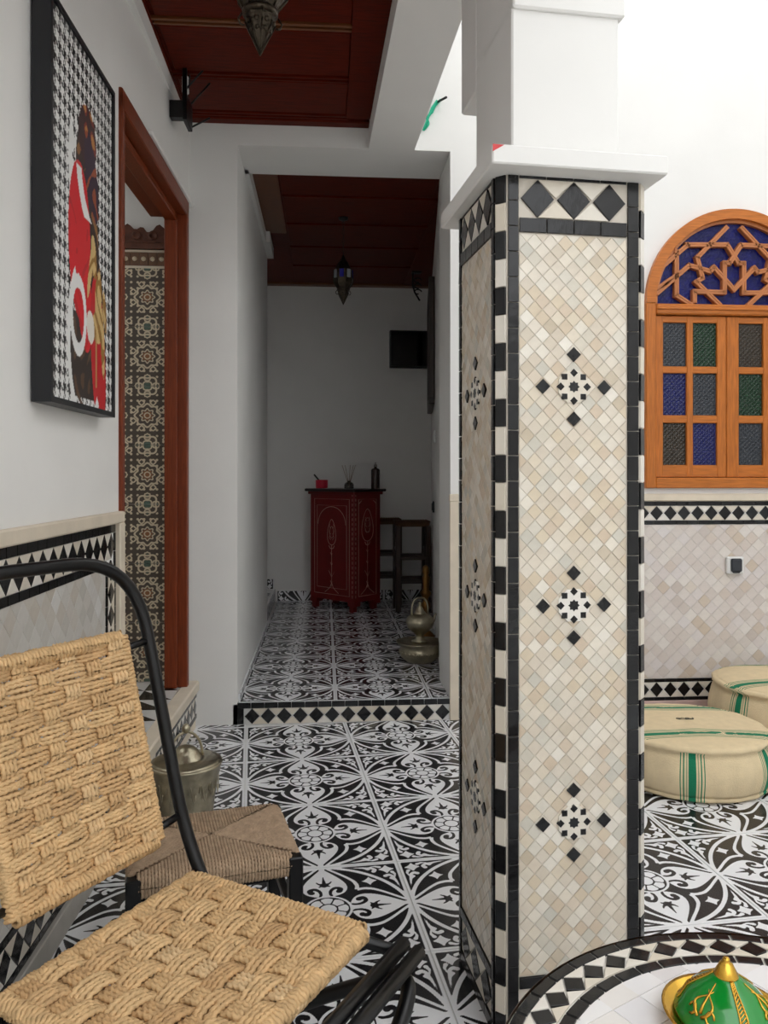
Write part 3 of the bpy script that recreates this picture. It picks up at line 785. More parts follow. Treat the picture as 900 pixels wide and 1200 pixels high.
# star medallions
def sq(h, a=PI/4): return [(h*math.cos(a+k*PI/2+PI), h*math.sin(a+k*PI/2+PI)) for k in range(4)]
mdl_o = piece('inlay_diamond', sq(0.0155, 0), 0.0052, blackt, gap=0.0003).mesh('inlay_diamond', blackt)
mdl_s = piece('inlay_square', sq(0.0088), 0.0052, blackt, gap=0.0003).mesh('inlay_square', blackt)
mdl_d = piece('inlay_square', sq(0.0088, 0), 0.0052, blackt, gap=0.0003).mesh('inlay_square', blackt)
st8 = [((0.0125 if k % 2 == 0 else 0.0090)*math.cos(k*PI/8), (0.0125 if k % 2 == 0 else 0.0090)*math.sin(k*PI/8)) for k in range(16)]
mdl_c = piece('inlay_star', st8, 0.0052, blackt, gap=0.0001, bev=0.0004).mesh('inlay_star', blackt)
bedm = piece('inlay_bed', [(0.036*math.cos(k*PI/4+PI/8), 0.036*math.sin(k*PI/4+PI/8)) for k in range(8)], 0.0046, whitet).mesh('inlay_bed', whitet)
for (M_, cx) in ((MF, (ia+ib)/2), (MLF, (ja+jb)/2)):
    for z in (1.331, 0.884, 0.440):
        obj('inlay_bed', bedm, pil, M=M_ @ T(cx, 0, z)); obj('inlay_star', mdl_c, pil, M=M_ @ T(cx, 0, z))
        for k in range(4):
            a = k*PI/2
            obj('inlay_diamond', mdl_o, pil, M=M_ @ T(cx+0.066*math.cos(a), 0, z+0.066*math.sin(a)))
            obj('inlay_square', mdl_d, pil, M=M_ @ T(cx+0.0285*math.cos(a), 0, z+0.0285*math.sin(a)))
            obj('inlay_square', mdl_s, pil, M=M_ @ T(cx+0.0285*math.cos(a+PI/4), 0, z+0.0285*math.sin(a+PI/4)))

# ================================================================== ROPE CHAIR
CA = R(61.5)-BETA
ccx, ccy = cb(-0.293, 1.23)
chair = thing('rope_chair', 'folding chair with black steel tube frame and pale woven seagrass seat and back', 'chair', (ccx, ccy, 0), CA)

def weave(parent, Wd, Hd, nu, nv, cu, cv, r, mp):
    """plain weave: nv wide bands across (along u) and nu narrow bands along v; mp(u, v, h) -> chair point"""
    def cosi(a, b, t): return a+(b-a)*(0.5-0.5*math.cos(PI*t))
    pu, pv = Wd/nu, Hd/nv
    A = r*1.5
    for j in range(nv):
        mb = MB(); v0 = (j+.5)*pv
        for c in range(cu):
            off = (c-(cu-1)/2)*(pv*1.02/cu)
            pts = [(-0.011, v0+off, -0.012), (-0.009, v0+off, -0.001)]
            jit = random.gauss(0, 0.0006); ph = random.random()*6
            nS = nu*8
            for q in range(nS+1):
                u = Wd*q/nS; t = u/pu-0.5; i0 = math.floor(t); s0 = 1 if (i0+j) % 2 == 0 else -0.75
                s1 = 1 if (i0+1+j) % 2 == 0 else -0.75
                k = min(1, max(0, (t-i0-0.15)/0.7))
                h = A*cosi(s0, s1, k)
                pin = 1.0-0.16*(h < 0)
                pts.append((u, v0+off*pin+jit+0.0012*math.sin(u*60+ph), h))
            pts += [(Wd+0.009, v0+off, -0.001), (Wd+0.011, v0+off, -0.012)]
            mb.rope([mp(*p) for p in pts], r*random.uniform(0.93, 1.05), 0.0105, phase=random.random()*6)
        mb.build('woven_band', rope, parent)
    for i in range(nu):
        mb = MB(); u0 = (i+.5)*pu
        for c in range(cv):
            off = (c-(cv-1)/2)*2*r*0.93
            pts = [(u0+off, -0.011, -0.012), (u0+off, -0.009, -0.001)]
            nS = nv*8
            for q in range(nS+1):
                v = Hd*q/nS; t = v/pv-0.5; j0 = math.floor(t)
                s0 = -1 if (i+j0) % 2 == 0 else 0.75; s1 = -1 if (i+j0+1) % 2 == 0 else 0.75
                k = min(1, max(0, (t-j0-0.2)/0.6))
                pts.append((u0+off+random.gauss(0, 0.0002), v, A*cosi(s0, s1, k)))
            pts += [(u0+off, Hd+0.009, -0.001), (u0+off, Hd+0.011, -0.012)]
            mb.rope([mp(*p) for p in pts], r, 0.0105, phase=random.random()*6)
        mb.build('woven_band', rope, parent)

def coil(mb, A, B, rad, r, pitch):
    """cord wound round a rail from A to B"""
    A, B = Vector(A), Vector(B); d = B-A; L = d.length; t = d/L
    up = Vector((0,0,1)) if abs(t.z) < 0.9 else Vector((1,0,0))
    n1 = (up-t*up.dot(t)).normalized(); n2 = t.cross(n1)
    turns = int(L/pitch); pts = []
    for k in range(turns*12+1):
        a = 2*PI*k/12
        rr = rad*(1+0.03*math.sin(k*1.7))
        pts.append(A+d*(k/(turns*12))+(n1*math.cos(a)+n2*math.sin(a))*rr)
    mb.rope(pts, r, 0.0125, n=7, phase=random.random()*6)

ZS = 0.40
SWd, SDp = 0.40, 0.367
def seat_mp(u, v, h): return (u-SWd/2, v-SDp/2, ZS-0.006+h-0.010*math.sin(PI*min(1, max(0, u/SWd)))*math.sin(PI*min(1, max(0, v/SDp))))
rails = MB(); rz = ZS-0.012
cs = [(-SWd/2, -SDp/2, rz), (SWd/2, -SDp/2, rz), (SWd/2, SDp/2, rz), (-SWd/2, SDp/2, rz)]
for k in range(4): coil(rails, cs[k], cs[(k+1) % 4], 0.0125, 0.0042, 0.0078)
seat = rails.build('seat', rope, chair)
weave(seat, SWd, SDp, 7, 10, 4, 4, 0.0046, seat_mp)
# backrest plane
BW = 0.30
yb0, yb1, zb0, zb1 = SDp/2+0.035, SDp/2+0.130, 0.474, 0.842
lean = Vector((0, yb1-yb0, zb1-zb0)); BHt = lean.length; lu = lean.normalized(); ln_ = Vector((0, -lu.z, lu.y))
BX = 0.0
def back_mp(u, v, h): return Vector((BX+u-BW/2, yb0, zb0))+lu*v+ln_*(h-0.014*math.sin(PI*min(1, max(0, u/BW))))
rb = MB()
bc = [back_mp(0, 0, -0.008), back_mp(BW, 0, -0.008), back_mp(BW, BHt, -0.008), back_mp(0, BHt, -0.008)]
for k in range(4): coil(rb, bc[k], bc[(k+1) % 4], 0.0105, 0.0040, 0.0076)
back = rb.build('backrest', rope, chair)
weave(back, BW, BHt, 6, 13, 4, 4, 0.0041, back_mp)
# tubular frame
def bend(pts, r, n=6):
    """round the corners of a polyline"""
    P = [Vector(p) for p in pts]; out = [P[0]]
    for i in range(1, len(P)-1):
        a, b_, c = P[i-1], P[i], P[i+1]
        d1 = (a-b_).normalized(); d2 = (c-b_).normalized(); k = min(r, (a-b_).length*.49, (c-b_).length*.49)
        p0, p1 = b_+d1*k, b_+d2*k
        for q in range(n+1):
            t = q/n; out.append(p0.lerp(b_, t).lerp(b_.lerp(p1, t), t))
    out.append(P[-1]); return out
def bp_(x, hgt):                      # point of the back plane at height z=hgt
    k = (hgt-zb0)/(zb1-zb0); return (x, yb0+(yb1-yb0)*k+0.012, hgt)
XT = 0.222
fr = MB()
fr.tube(bend([(XT, -0.17, 0.012), bp_(XT, 0.385), bp_(XT, 0.985), bp_(-XT, 0.985), bp_(-XT, 0.385), (-XT, -0.17, 0.012)], 0.16, 10), 0.0125, 12)
fr.build('back_frame', blackmetal, chair)
for (zz) in (0.493, 0.822):
    for sg in (-1, 1):
        c = MB(); p0 = Vector(bp_(sg*XT, zz)); p1 = Vector(bp_(sg*(BW/2-0.005), zz-0.006)); c.tube([p0, p1], 0.0072, 8); c.build('cross_bar', blackmetal, chair)
sf = MB()
y0s, y1s = -SDp/2-0.012, SDp/2+0.010
sf.tube(bend([(0.205, y0s-0.045, 0.372), (0.205, y1s, 0.372), (-0.205, y1s, 0.372), (-0.205, y0s-0.045, 0.372)], 0.02, 4), 0.010, 10)
sf.build('seat_frame', blackmetal, chair)
for (dy, dz) in ((-0.055, 0.378), (-0.082, 0.372)):
    c = MB(); c.tube([(-0.215, y0s+dy, dz), (0.222, y0s+dy, dz)], 0.0125, 10); c.build('front_rail', blackmetal, chair)
fl_ = MB()
fl_.tube(bend([(0.205, 0.27, 0.012), (0.205, -0.10, 0.255), (0.205, y0s-0.085, 0.352), (0.10, y0s-0.10, 0.300), (-0.10, y0s-0.10, 0.300), (-0.205, y0s-0.085, 0.352), (-0.205, -0.10, 0.255), (-0.205, 0.27, 0.012)], 0.09, 8), 0.0125, 12)
fl_.build('rear_leg_frame', blackmetal, chair)
for yy, zz in ((0.27, 0.016), (-0.168, 0.018)):
    c = MB(); c.tube([(-0.215, yy, zz), (0.215, yy, zz)], 0.011, 10); c.build('foot_bar', blackmetal, chair)

# ================================================================== RUSH STOOL
p_fr, p_br, p_fl = cb(-0.188, 1.78), cb(-0.257, 2.076), cb(-0.539, 1.668)
ux = Vector((p_fr[0]-p_fl[0], p_fr[1]-p_fl[1])); sA = math.atan2(ux.y, ux.x); SW2 = ux.length
SD2 = 0.30
ctr = Vector(((p_fr[0]+p_fl[0])/2, (p_fr[1]+p_fl[1])/2))+Vector((-math.sin(sA), math.cos(sA)))*SD2/2
stool = thing('rush_stool', 'low stool with grey-brown woven rush seat and black legs behind the rope chair', 'stool', (ctr.x, ctr.y, 0), sA)
HS = 0.300
hw, hd = SW2/2-0.006, SD2/2-0.006
legm = MB(); legm.box(-0.016, 0.016, -0.016, 0.016, 0.0, HS-0.006, bev=0.003); lm = legm.mesh('leg', blackmetal)
for sx in (-1, 1):
    for sy in (-1, 1): obj('leg', lm, stool, (sx*(hw-0.004), sy*(hd-0.004), 0))
for sy in (-1, 1):
    c = MB(); c.box(-hw+0.01, hw-0.01, sy*(hd-0.004)-0.009, sy*(hd-0.004)+0.009, 0.10, 0.122, bev=0.003); c.build('stretcher', blackmetal, stool)
for sx in (-1, 1):
    c = MB(); c.box(sx*(hw-0.004)-0.009, sx*(hw-0.004)+0.009, -hd+0.01, hd-0.01, 0.14, 0.162, bev=0.003); c.build('stretcher', blackmetal, stool)
rs = 0.0036
def stool_sec(side, half):
    """cords of one seat quarter: run to the rail and wrap over it"""
    mb = MB(); n = int((SW2-0.03)/(2*rs)) if side in ('f', 'b') else int((SD2-0.03)/(2*rs))
    for k in range(n):
        t = (k+.5)/n*2-1
        if side in ('f', 'b'):
            sg = -1 if side == 'f' else 1; x = t*(hw-0.012)
            inner = sg*max(0.006, (hd)*(abs(t)*1.0-0.0)*0.98) if half else sg*0.01
            pts = [(x, inner, HS-0.002+0.004*(1-abs(t))), (x, sg*(hd-0.012), HS), (x, sg*(hd+0.006), HS-0.008), (x, sg*(hd+0.009), HS-0.026), (x, sg*(hd+0.004), HS-0.046), (x, sg*(hd-0.015), HS-0.050)]
        else:
            sg = -1 if side == 'l' else 1; y = t*(hd-0.012)
            inner = sg*max(0.006, hw*abs(t)*0.98)
            pts = [(inner, y, HS-0.001+0.004*(1-abs(t))), (sg*(hw-0.012), y, HS+0.001), (sg*(hw+0.006), y, HS-0.007), (sg*(hw+0.009), y, HS-0.024), (sg*(hw+0.004), y, HS-0.044), (sg*(hw-0.015), y, HS-0.048)]
        mb.rope(pts, rs*random.uniform(.95, 1.08), 0.010, n=6, phase=random.random()*6)
    return mb
sb = MB(); sb.box(-hw+0.004, hw-0.004, -hd+0.004, hd-0.004, HS-0.040, HS-0.006, bev=0.006)
sseat = sb.build('seat', brownrope, stool)
for sd in 'fblr': stool_sec(sd, True).build('rush_section', brownrope, sseat)

# ================================================================== SILVER VESSEL beside the doorway
vx, vy = cb(-0.655, 2.62)
ves = thing('engraved_metal_pot', 'engraved silver pot with domed lid and looped handle behind the rush stool', 'pot', (vx, vy, 0), 0.4)
v = MB(); v.lathe([(0.070, 0.0), (0.080, 0.004), (0.088, 0.03), (0.095, 0.09), (0.105, 0.15), (0.116, 0.195), (0.119, 0.200), (0.116, 0.205)], 40)
for i in range(18):
    a0 = 2*PI*i/18
    v.tube([(0.1055*math.cos(a0+t)*1.0, 0.1055*math.sin(a0+t), 0.13+0.028*math.sin(t*26)) for t in [k*0.03 for k in range(9)]], 0.0016, 5)
v.build('bowl', silver, ves)
v = MB(); v.lathe([(0.117, 0.203), (0.100, 0.211), (0.062, 0.214), (0.052, 0.217), (0.050, 0.224), (0.046, 0.226), (0.040, 0.238), (0.026, 0.252), (0.010, 0.258), (0.0, 0.259)], 40); v.build('lid', silver, ves)
v = MB(); v.tube([(0.055*math.cos(t), 0.0, 0.216+0.085*math.sin(t)) for t in [PI*k/16 for k in range(17)]], 0.0045, 8); v.build('handle', silver, ves)
v = MB(); v.lathe([(0.008, 0.298), (0.014, 0.306), (0.015, 0.316), (0.008, 0.326), (0.0, 0.330)], 14); v.build('finial', silver, ves)

# ================================================================== TABLE AND TAGINE
import_pts = [(592, 1199), (615.6, 1170), (656, 1131), (697, 1111.6), (751, 1097), (800, 1093.5), (857, 1094), (900, 1098)]
ZTB = 0.47
A_ = []; b_ = []
for (x, y) in import_pts:
    Yc = F*(HCAM-ZTB)/(y-557.0); Xc = (x-450)/F*Yc; X, Y = cb(Xc, Yc)
    A_.append([2*X, 2*Y, 1]); b_.append(X*X+Y*Y)
sol = np.linalg.lstsq(np.array(A_), np.array(b_), rcond=None)[0]
TR = math.sqrt(sol[2]+sol[0]**2+sol[1]**2); TX, TY = float(sol[0]), float(sol[1])
print('TABLE', TX, TY, TR)
tab = thing('mosaic_table', 'round low table with black diamond tile rim and pale mosaic top', 'table', (TX, TY, 0), 0)
t_ = MB(); t_.lathe([(0.0, ZTB-0.045), (TR-0.006, ZTB-0.045), (TR-0.001, ZTB-0.040), (TR-0.001, ZTB-0.003), (TR-0.003, ZTB-0.0025), (0.0, ZTB-0.0025)], 96, smooth=False); t_.build('table_top', mat('white_mortar', (226, 222, 214), 0.7), tab)
t_ = MB(); t_.lathe([(TR-0.0005, ZTB-0.046), (TR+0.0015, ZTB-0.044), (TR+0.0015, ZTB-0.001), (TR-0.0005, ZTB+0.0005)], 96, cap=False); t_.build('metal_band', brass, tab)
MTOP = T(0, 0, ZTB-0.003) @ Matrix.Rotation(-PI/2, 4, 'X')     # piece front (-y) -> up
def ring_row(r0, r1, n, ph=0.0):
    a = PI/n; rm = (r0+r1)/2
    poly = [(-r0*math.sin(a), r0*math.cos(a)-rm), (r0*math.sin(a), r0*math.cos(a)-rm), (r1*math.sin(a), r1*math.cos(a)-rm), (-r1*math.sin(a), r1*math.cos(a)-rm)]
    me = piece('rim_tile', poly, 0.0036, blackt, gap=0.0018).mesh('rim_tile', blackt)
    for k in range(n): obj('rim_tile', me, tab, M=RZ(2*PI*k/n+ph) @ T(0, rm, 0) @ MTOP @ tilt(.006))
nD = max(20, int(2*PI*TR/0.047))
w1, w2 = 0.019, 0.036
ring_row(TR-w1, TR-0.001, int(2*PI*TR/0.045)); ring_row(TR-2*w1-w2, TR-w1-w2, int(2*PI*TR/0.045), 0.03)
rm = TR-w1-w2/2; q_ = PI*rm/nD
dm = piece('diamond_tile', [(-q_*.9, 0), (0, -w2/2), (q_*.9, 0), (0, w2/2)], 0.004, blackt, gap=0.0008).mesh('diamond_tile', blackt)
tu = piece('triangle_tile', [(-q_, w2/2), (0, 0.001), (q_, w2/2)], 0.0036, whitet).mesh('triangle_tile', whitet); td = piece('triangle_tile', [(-q_, -w2/2), (q_, -w2/2), (0, -0.001)], 0.0036, whitet).mesh('triangle_tile', whitet)
for k in range(nD):
    obj('diamond_tile', dm, tab, M=RZ(2*PI*k/nD) @ T(0, rm, 0) @ MTOP)
    obj('triangle_tile', tu, tab, M=RZ(2*PI*(k+.5)/nD) @ T(0, rm, 0) @ MTOP); obj('triangle_tile', td, tab, M=RZ(2*PI*(k+.5)/nD) @ T(0, rm, 0) @ MTOP)
TC = [(226, 224, 226), (236, 234, 234), (218, 214, 214), (232, 228, 224), (240, 240, 242)]
topt = mat('pearl_zellige', (230, 228, 228), 0.12, rand=TC, bump=0.3, bscale=20)
ri = TR-2*w1-w2-0.001; pt = 0.05
fullm = piece('top_tile', [(-pt/2, -pt/2), (pt/2, -pt/2), (pt/2, pt/2), (-pt/2, pt/2)], 0.0034, topt, gap=0.0003).mesh('top_tile', topt)
nn = int(ri/pt)+2
def clip_circle(x0, y0):
    poly = [(x0, y0), (x0+pt, y0), (x0+pt, y0+pt), (x0, y0+pt)]
    pts = []
    for k in range(4):
        a, b2 = Vector(poly[k]), Vector(poly[(k+1) % 4])
        for s_ in range(12):
            p = a.lerp(b2, s_/12); pts.append(p if p.length <= ri else p.normalized()*ri)
    ins = [p for p in pts]
    out = []
    for p in ins:
        if x0-1e-6 <= p.x <= x0+pt+1e-6 and y0-1e-6 <= p.y <= y0+pt+1e-6:
            if not out or (p-out[-1]).length > 0.002: out.append(p)
    return out
Mt = RZ(0.5)
for i in range(-nn, nn):
    for j in range(-nn, nn):
        x0, y0 = i*pt, j*pt
        cor = [math.hypot(x0+dx*pt, y0+dy*pt) for dx in (0, 1) for dy in (0, 1)]
        if max(cor) <= ri: obj('top_tile', fullm, tab, M=Mt @ T(x0+pt/2, y0+pt/2, 0) @ MTOP @ tilt(.004))
        elif min(cor) < ri-0.004:
            pg = clip_circle(x0, y0)
            if len(pg) >= 3:
                cx, cy = sum(p.x for p in pg)/len(pg), sum(p.y for p in pg)/len(pg)
                ar = sum(pg[k-1].x*pg[k].y-pg[k].x*pg[k-1].y for k in range(len(pg)))/2
                if ar > 1e-4:
                    m2 = MB(); m2.prism([(p.x, p.y) for p in pg], 0.0, 0.0037); m2.build('top_tile', topt, tab).matrix_basis = Mt @ T(0, 0, ZTB-0.003)
ped = MB(); ped.lathe([(0.20, 0.0), (0.20, 0.015), (0.06, 0.03), (0.035, 0.06), (0.032, ZTB-0.12), (0.06, ZTB-0.07), (0.14, ZTB-0.046)], 32); ped.build('pedestal', iron, tab)

gx_, gy_ = cb((851-450)/F*0.97, 0.97)
green = mat('green_enamel', (10, 132, 44), 0.12, coat=0.6, noise=0.1)
gold = mat('polished_gold', (214, 168, 70), 0.22, metal=1.0, noise=0.1, scale=30, bump=0.15)
tg = thing('tagine_ornament', 'small green enamel tagine with gold tip, plate and filigree on the mosaic table', 'ornament', (gx_, gy_, ZTB+0.0008), 0)
ZG = 0.559-ZTB
g = MB(); g.lathe([(0.0, 0.0), (0.048, 0.0), (0.050, 0.004), (0.066, 0.012), (0.074, 0.020), (0.075, 0.023), (0.071, 0.022), (0.060, 0.016), (0.0, 0.010)], 40); g.build('plate', gold, tg)
g = MB(); g.lathe([(0.060, 0.016), (0.060, 0.022), (0.052, 0.030), (0.044, ZG*0.50), (0.033, ZG*0.60), (0.020, ZG*0.70), (0.0142, ZG*0.76)], 40); lid = g.build('lid', green, tg)
g = MB(); g.lathe([(0.0148, ZG*0.745), (0.0140, ZG*0.78), (0.0072, ZG*0.93), (0.0040, ZG*0.95), (0.0046, ZG*0.965), (0.0042, ZG*0.985), (0.0024, ZG), (0, ZG)], 24); g.build('tip', gold, tg)
def on_lid(a, t, o=0.001):
    prof = [(0.056, 0.026), (0.052, 0.030), (0.044, ZG*0.50), (0.033, ZG*0.60), (0.020, ZG*0.70), (0.0142, ZG*0.76)]
    k = t*(len(prof)-1); i = min(int(k), len(prof)-2); f_ = k-i
    r_ = prof[i][0]*(1-f_)+prof[i+1][0]*f_+o; z_ = prof[i][1]*(1-f_)+prof[i+1][1]*f_
    return (r_*math.cos(a), r_*math.sin(a), z_)
for k in range(6):
    a0 = R(-93)+k*PI/3
    g = MB()
    if k % 2 == 0:
        for sgn in (-1, 1): g.tube([on_lid(a0+sgn*0.10, t/20) for t in range(21)], 0.0011, 6)
        for t in range(18): g.tube([on_lid(a0-0.10, t/18), on_lid(a0+0.10, min(1, (t+1.6)/18))], 0.0011, 6)
    else:
        for s_ in (-1, 1):
            g.tube([on_lid(a0+s_*(0.05+0.22*math.sin(q*0.5)), 0.25+0.055*q) for q in range(9)], [0.0022-0.0002*q for q in range(9)], 6)
            g.tube([on_lid(a0+s_*(0.25+0.10*math.cos(q*0.7)), 0.30+0.08*math.sin(q*0.7)) for q in range(8)], 0.0015, 6)
        g.tube([on_lid(a0, 0.3+0.06*q) for q in range(10)], [0.002-0.00015*q for q in range(10)], 6)
    g.build('gold_filigree', gold, lid)

# ================================================================== POUFS
def pouf_mesh(Rr, H, stripes, top_stripes):
    prof = []
    for k in range(15):                                  # bulging side
        t = k/14; a = -PI/2+PI*t
        prof.append((Rr*(0.93+0.07*math.cos(a*0.95)), H*(0.07+0.74*t)))
    seam_lo = [(Rr*0.55, 0.0), (Rr*0.86, 0.002), (Rr*0.945, 0.010), (Rr*0.955, 0.020), (Rr*0.925, 0.030)]
    seam_hi = [(Rr*0.925, H*0.81+0.004), (Rr*0.958, H*0.81+0.012), (Rr*0.955, H*0.81+0.024), (Rr*0.915, H*0.81+0.030)]
    top = [(Rr*0.9*math.cos(t*PI/2), H*0.81+0.028+(H*0.19-0.028+0.028*0)*math.sin(t*PI/2)) for t in [k/12 for k in range(13)]]
    prof = seam_lo+prof[1:-1]+seam_hi+top
    n = 96; vs = []; att_ = []
    ntop = len(prof)-len(top)
    for pi_, (r_, z_) in enumerate(prof):
        for i in range(n):
            a = 2*PI*i/n
            wv = 1+0.006*math.sin(a*17+z_*30)+0.004*math.sin(a*29)
            if len(seam_lo) <= pi_ < ntop-4: wv = 1+0.008*math.sin(a*23)*math.sin(PI*z_/H)+0.005*math.sin(a*9+1)
            rr = r_*wv
            vs.append((rr*math.cos(a), rr*math.sin(a), z_*(1+0.01*math.sin(3*a))))
            if pi_ >= ntop-2:
                d = min(abs(rr*math.sin(a-ta)-to) for (ta, to) in top_stripes)*1.0
            else:
                d = min(abs((a-s+PI) % (2*PI)-PI)*Rr for s in stripes)
            att_.append(d)
    fs = []
    for k in range(len(prof)-1):
        for i in range(n):
            j = (i+1) % n; fs.append((k*n+i, k*n+j, (k+1)*n+j, (k+1)*n+i))
    fs.append(tuple(range(n-1, -1, -1)))
    me = bpy.data.meshes.new('cover'); me.from_pydata(vs, [], fs)
    at = me.attributes.new('stripe', 'FLOAT', 'POINT'); at.data.foreach_set('value', np.array(att_, np.float32))
    me.polygons.foreach_set('use_smooth', [True]*len(fs)); return me
def canvas_mat(name, top=False):
    m_ = mat(name, (222, 202, 164), 0.9, noise=0.06, scale=30, bump=0.4, bscale=220)
    nt = m_.node_tree; n = nt.nodes; l = nt.links
    a = n.new('ShaderNodeAttribute'); a.attribute_name = 'stripe'
    rp = n.new('ShaderNodeValToRGB'); rp.color_ramp.interpolation = 'CONSTANT'
    mr = n.new('ShaderNodeMapRange'); mr.inputs['From Max'].default_value = 0.06; l.new(a.outputs['Fac'], mr.inputs['Value']); l.new(mr.outputs['Result'], rp.inputs['Fac'])
    seq = [(0.0, 1), (0.0135/0.06, 0), (0.0175/0.06, 2), (0.0215/0.06, 0), (0.0275/0.06, 1), (0.032/0.06, 0), (0.039/0.06, 1), (0.0425/0.06, 0)]
    if top: seq = [(0.0, 1), (0.008/0.06, 2), (0.0105/0.06, 0)]
    els = rp.color_ramp.elements
    while len(els) < len(seq): els.new(0.99)
    for i, (p, c) in enumerate(seq):
        els[i].position = p; els[i].color = ((0, 0, 0, 1), (1, 1, 1, 1), (0.6, 0.6, 0.6, 1))[c]
    base = n['Principled BSDF'].inputs['Base Color'].links[0].from_socket
    mx = n.new('ShaderNodeMix'); mx.data_type = 'RGBA'; l.new(rp.outputs['Color'], mx.inputs[0]); l.new(base, mx.inputs[6]); mx.inputs[7].default_value = (*lin((14, 120, 84)), 1)
    l.new(mx.outputs[2], n['Principled BSDF'].inputs['Base Color'])
    return m_
canvas = canvas_mat('striped_cream_canvas')
def pouf(name, label, xc, yc, Rr, H, rot, stripes, tops, logo):
    X, Y = cb(xc, yc)
    p = thing(name, label, 'pouf', (X, Y, 0.0), rot)
    me = pouf_mesh(Rr, H, stripes, tops); me.materials.append(canvas); obj('cover', me, p)
    if logo:
        lg = MB(); z = H+0.003; s_ = 0.011
        for k, arcs in enumerate([(0, 300), (20, 200), (0, 360), (180, 420)]):
            lg.tube([((k-1.5)*s_*1.6+s_*0.7*math.cos(R(t)), s_*0.6*math.sin(R(t)), z) for t in range(arcs[0], arcs[1]+1, 20)], 0.0013, 5)
        lg.tube([(-0.03, -0.010, z), (0.03, -0.012, z)], 0.0011, 5)
        lg.build('printed_mark', mat('dark_ink', (40, 44, 40), 0.8), p, (0.0, 0.03, 0.0), -rot)
    return p
pouf('floor_pouf', 'round cream canvas pouf with green stripes and small printed mark', (806-450)/F*3.04, 3.04, 0.305, 0.205, -BETA, [R(-108), R(-48), R(60), R(160)], [(0.0, -0.13), (0.0, 0.20)], True)
pouf('floor_pouf', 'taller round canvas pouf set against the tiled wall behind the other', (919-450)/F*3.44, 3.44, 0.305, 0.285, -BETA, [R(-152), R(-112), R(0), R(90)], [(0.0, -0.10), (0.0, 0.24)], False)
rx, ry = cb((931-450)/F*2.98, 2.98)
cu = MB()
def sqv(a): return 1/(abs(math.cos(a))**5+abs(math.sin(a))**5)**0.2
cu.lathe([(0.0, 0.0), (0.09, 0.002), (0.115, 0.03), (0.12, 0.05), (0.115, 0.07), (0.085, 0.095), (0.04, 0.108), (0.0, 0.112)], 48, fn=lambda a, z: sqv(a))
tag(cu.build('floor_cushion', mat('red_cloth', (150, 26, 34), 0.85, noise=0.15), None, (rx, ry, 0), 0.3), 'dark red floor cushion beside the striped poufs', 'cushion')

# ================================================================== PICTURE ON THE LEFT WALL
def lpix(x, y, off=0.0):             # photo pixel -> (s, z) on the plane 'off' in front of the left wall
    k = (x-450.0)/F; d = Vector((k*CB+SB, -k*SB+CB))       # plan direction for unit camera depth
    e = Vector((math.cos(LA), math.sin(LA))); nn_ = Vector((math.sin(LA), -math.cos(LA)))
    o = Vector((L0.x, L0.y))+nn_*off
    t = o.dot(nn_)/d.dot(nn_)
    p = d*t
    return ((p-o).dot(e), HCAM-(y-557.0)*t/F)
PO = 0.048
ps0, pz0 = lpix(60, 470, PO); ps1, pz1 = lpix(135, 490, PO)
pzb = (pz0+pz1)/2; pzt = lpix(130, 101, PO)[1]
PWd, PHt = ps1-ps0, pzt-pzb
pic = thing('framed_picture', 'tall framed canvas of a figure in red on a black and white checked ground', 'picture', tuple(lw((ps0+ps1)/2, 0.0, pzb)), LA)
fw = 0.014
f_ = MB()
f_.box(-PWd/2, PWd/2, -PO, -0.004, 0, fw); f_.box(-PWd/2, PWd/2, -PO, -0.004, PHt-fw, PHt)
f_.box(-PWd/2, -PWd/2+fw, -PO, -0.004, fw, PHt-fw); f_.box(PWd/2-fw, PWd/2, -PO, -0.004, fw, PHt-fw)
f_.box(-PWd/2+fw, PWd/2-fw, -0.012, -0.004, fw, PHt-fw)
f_.build('frame', mat('black_frame', (14, 15, 20), 0.45), pic)
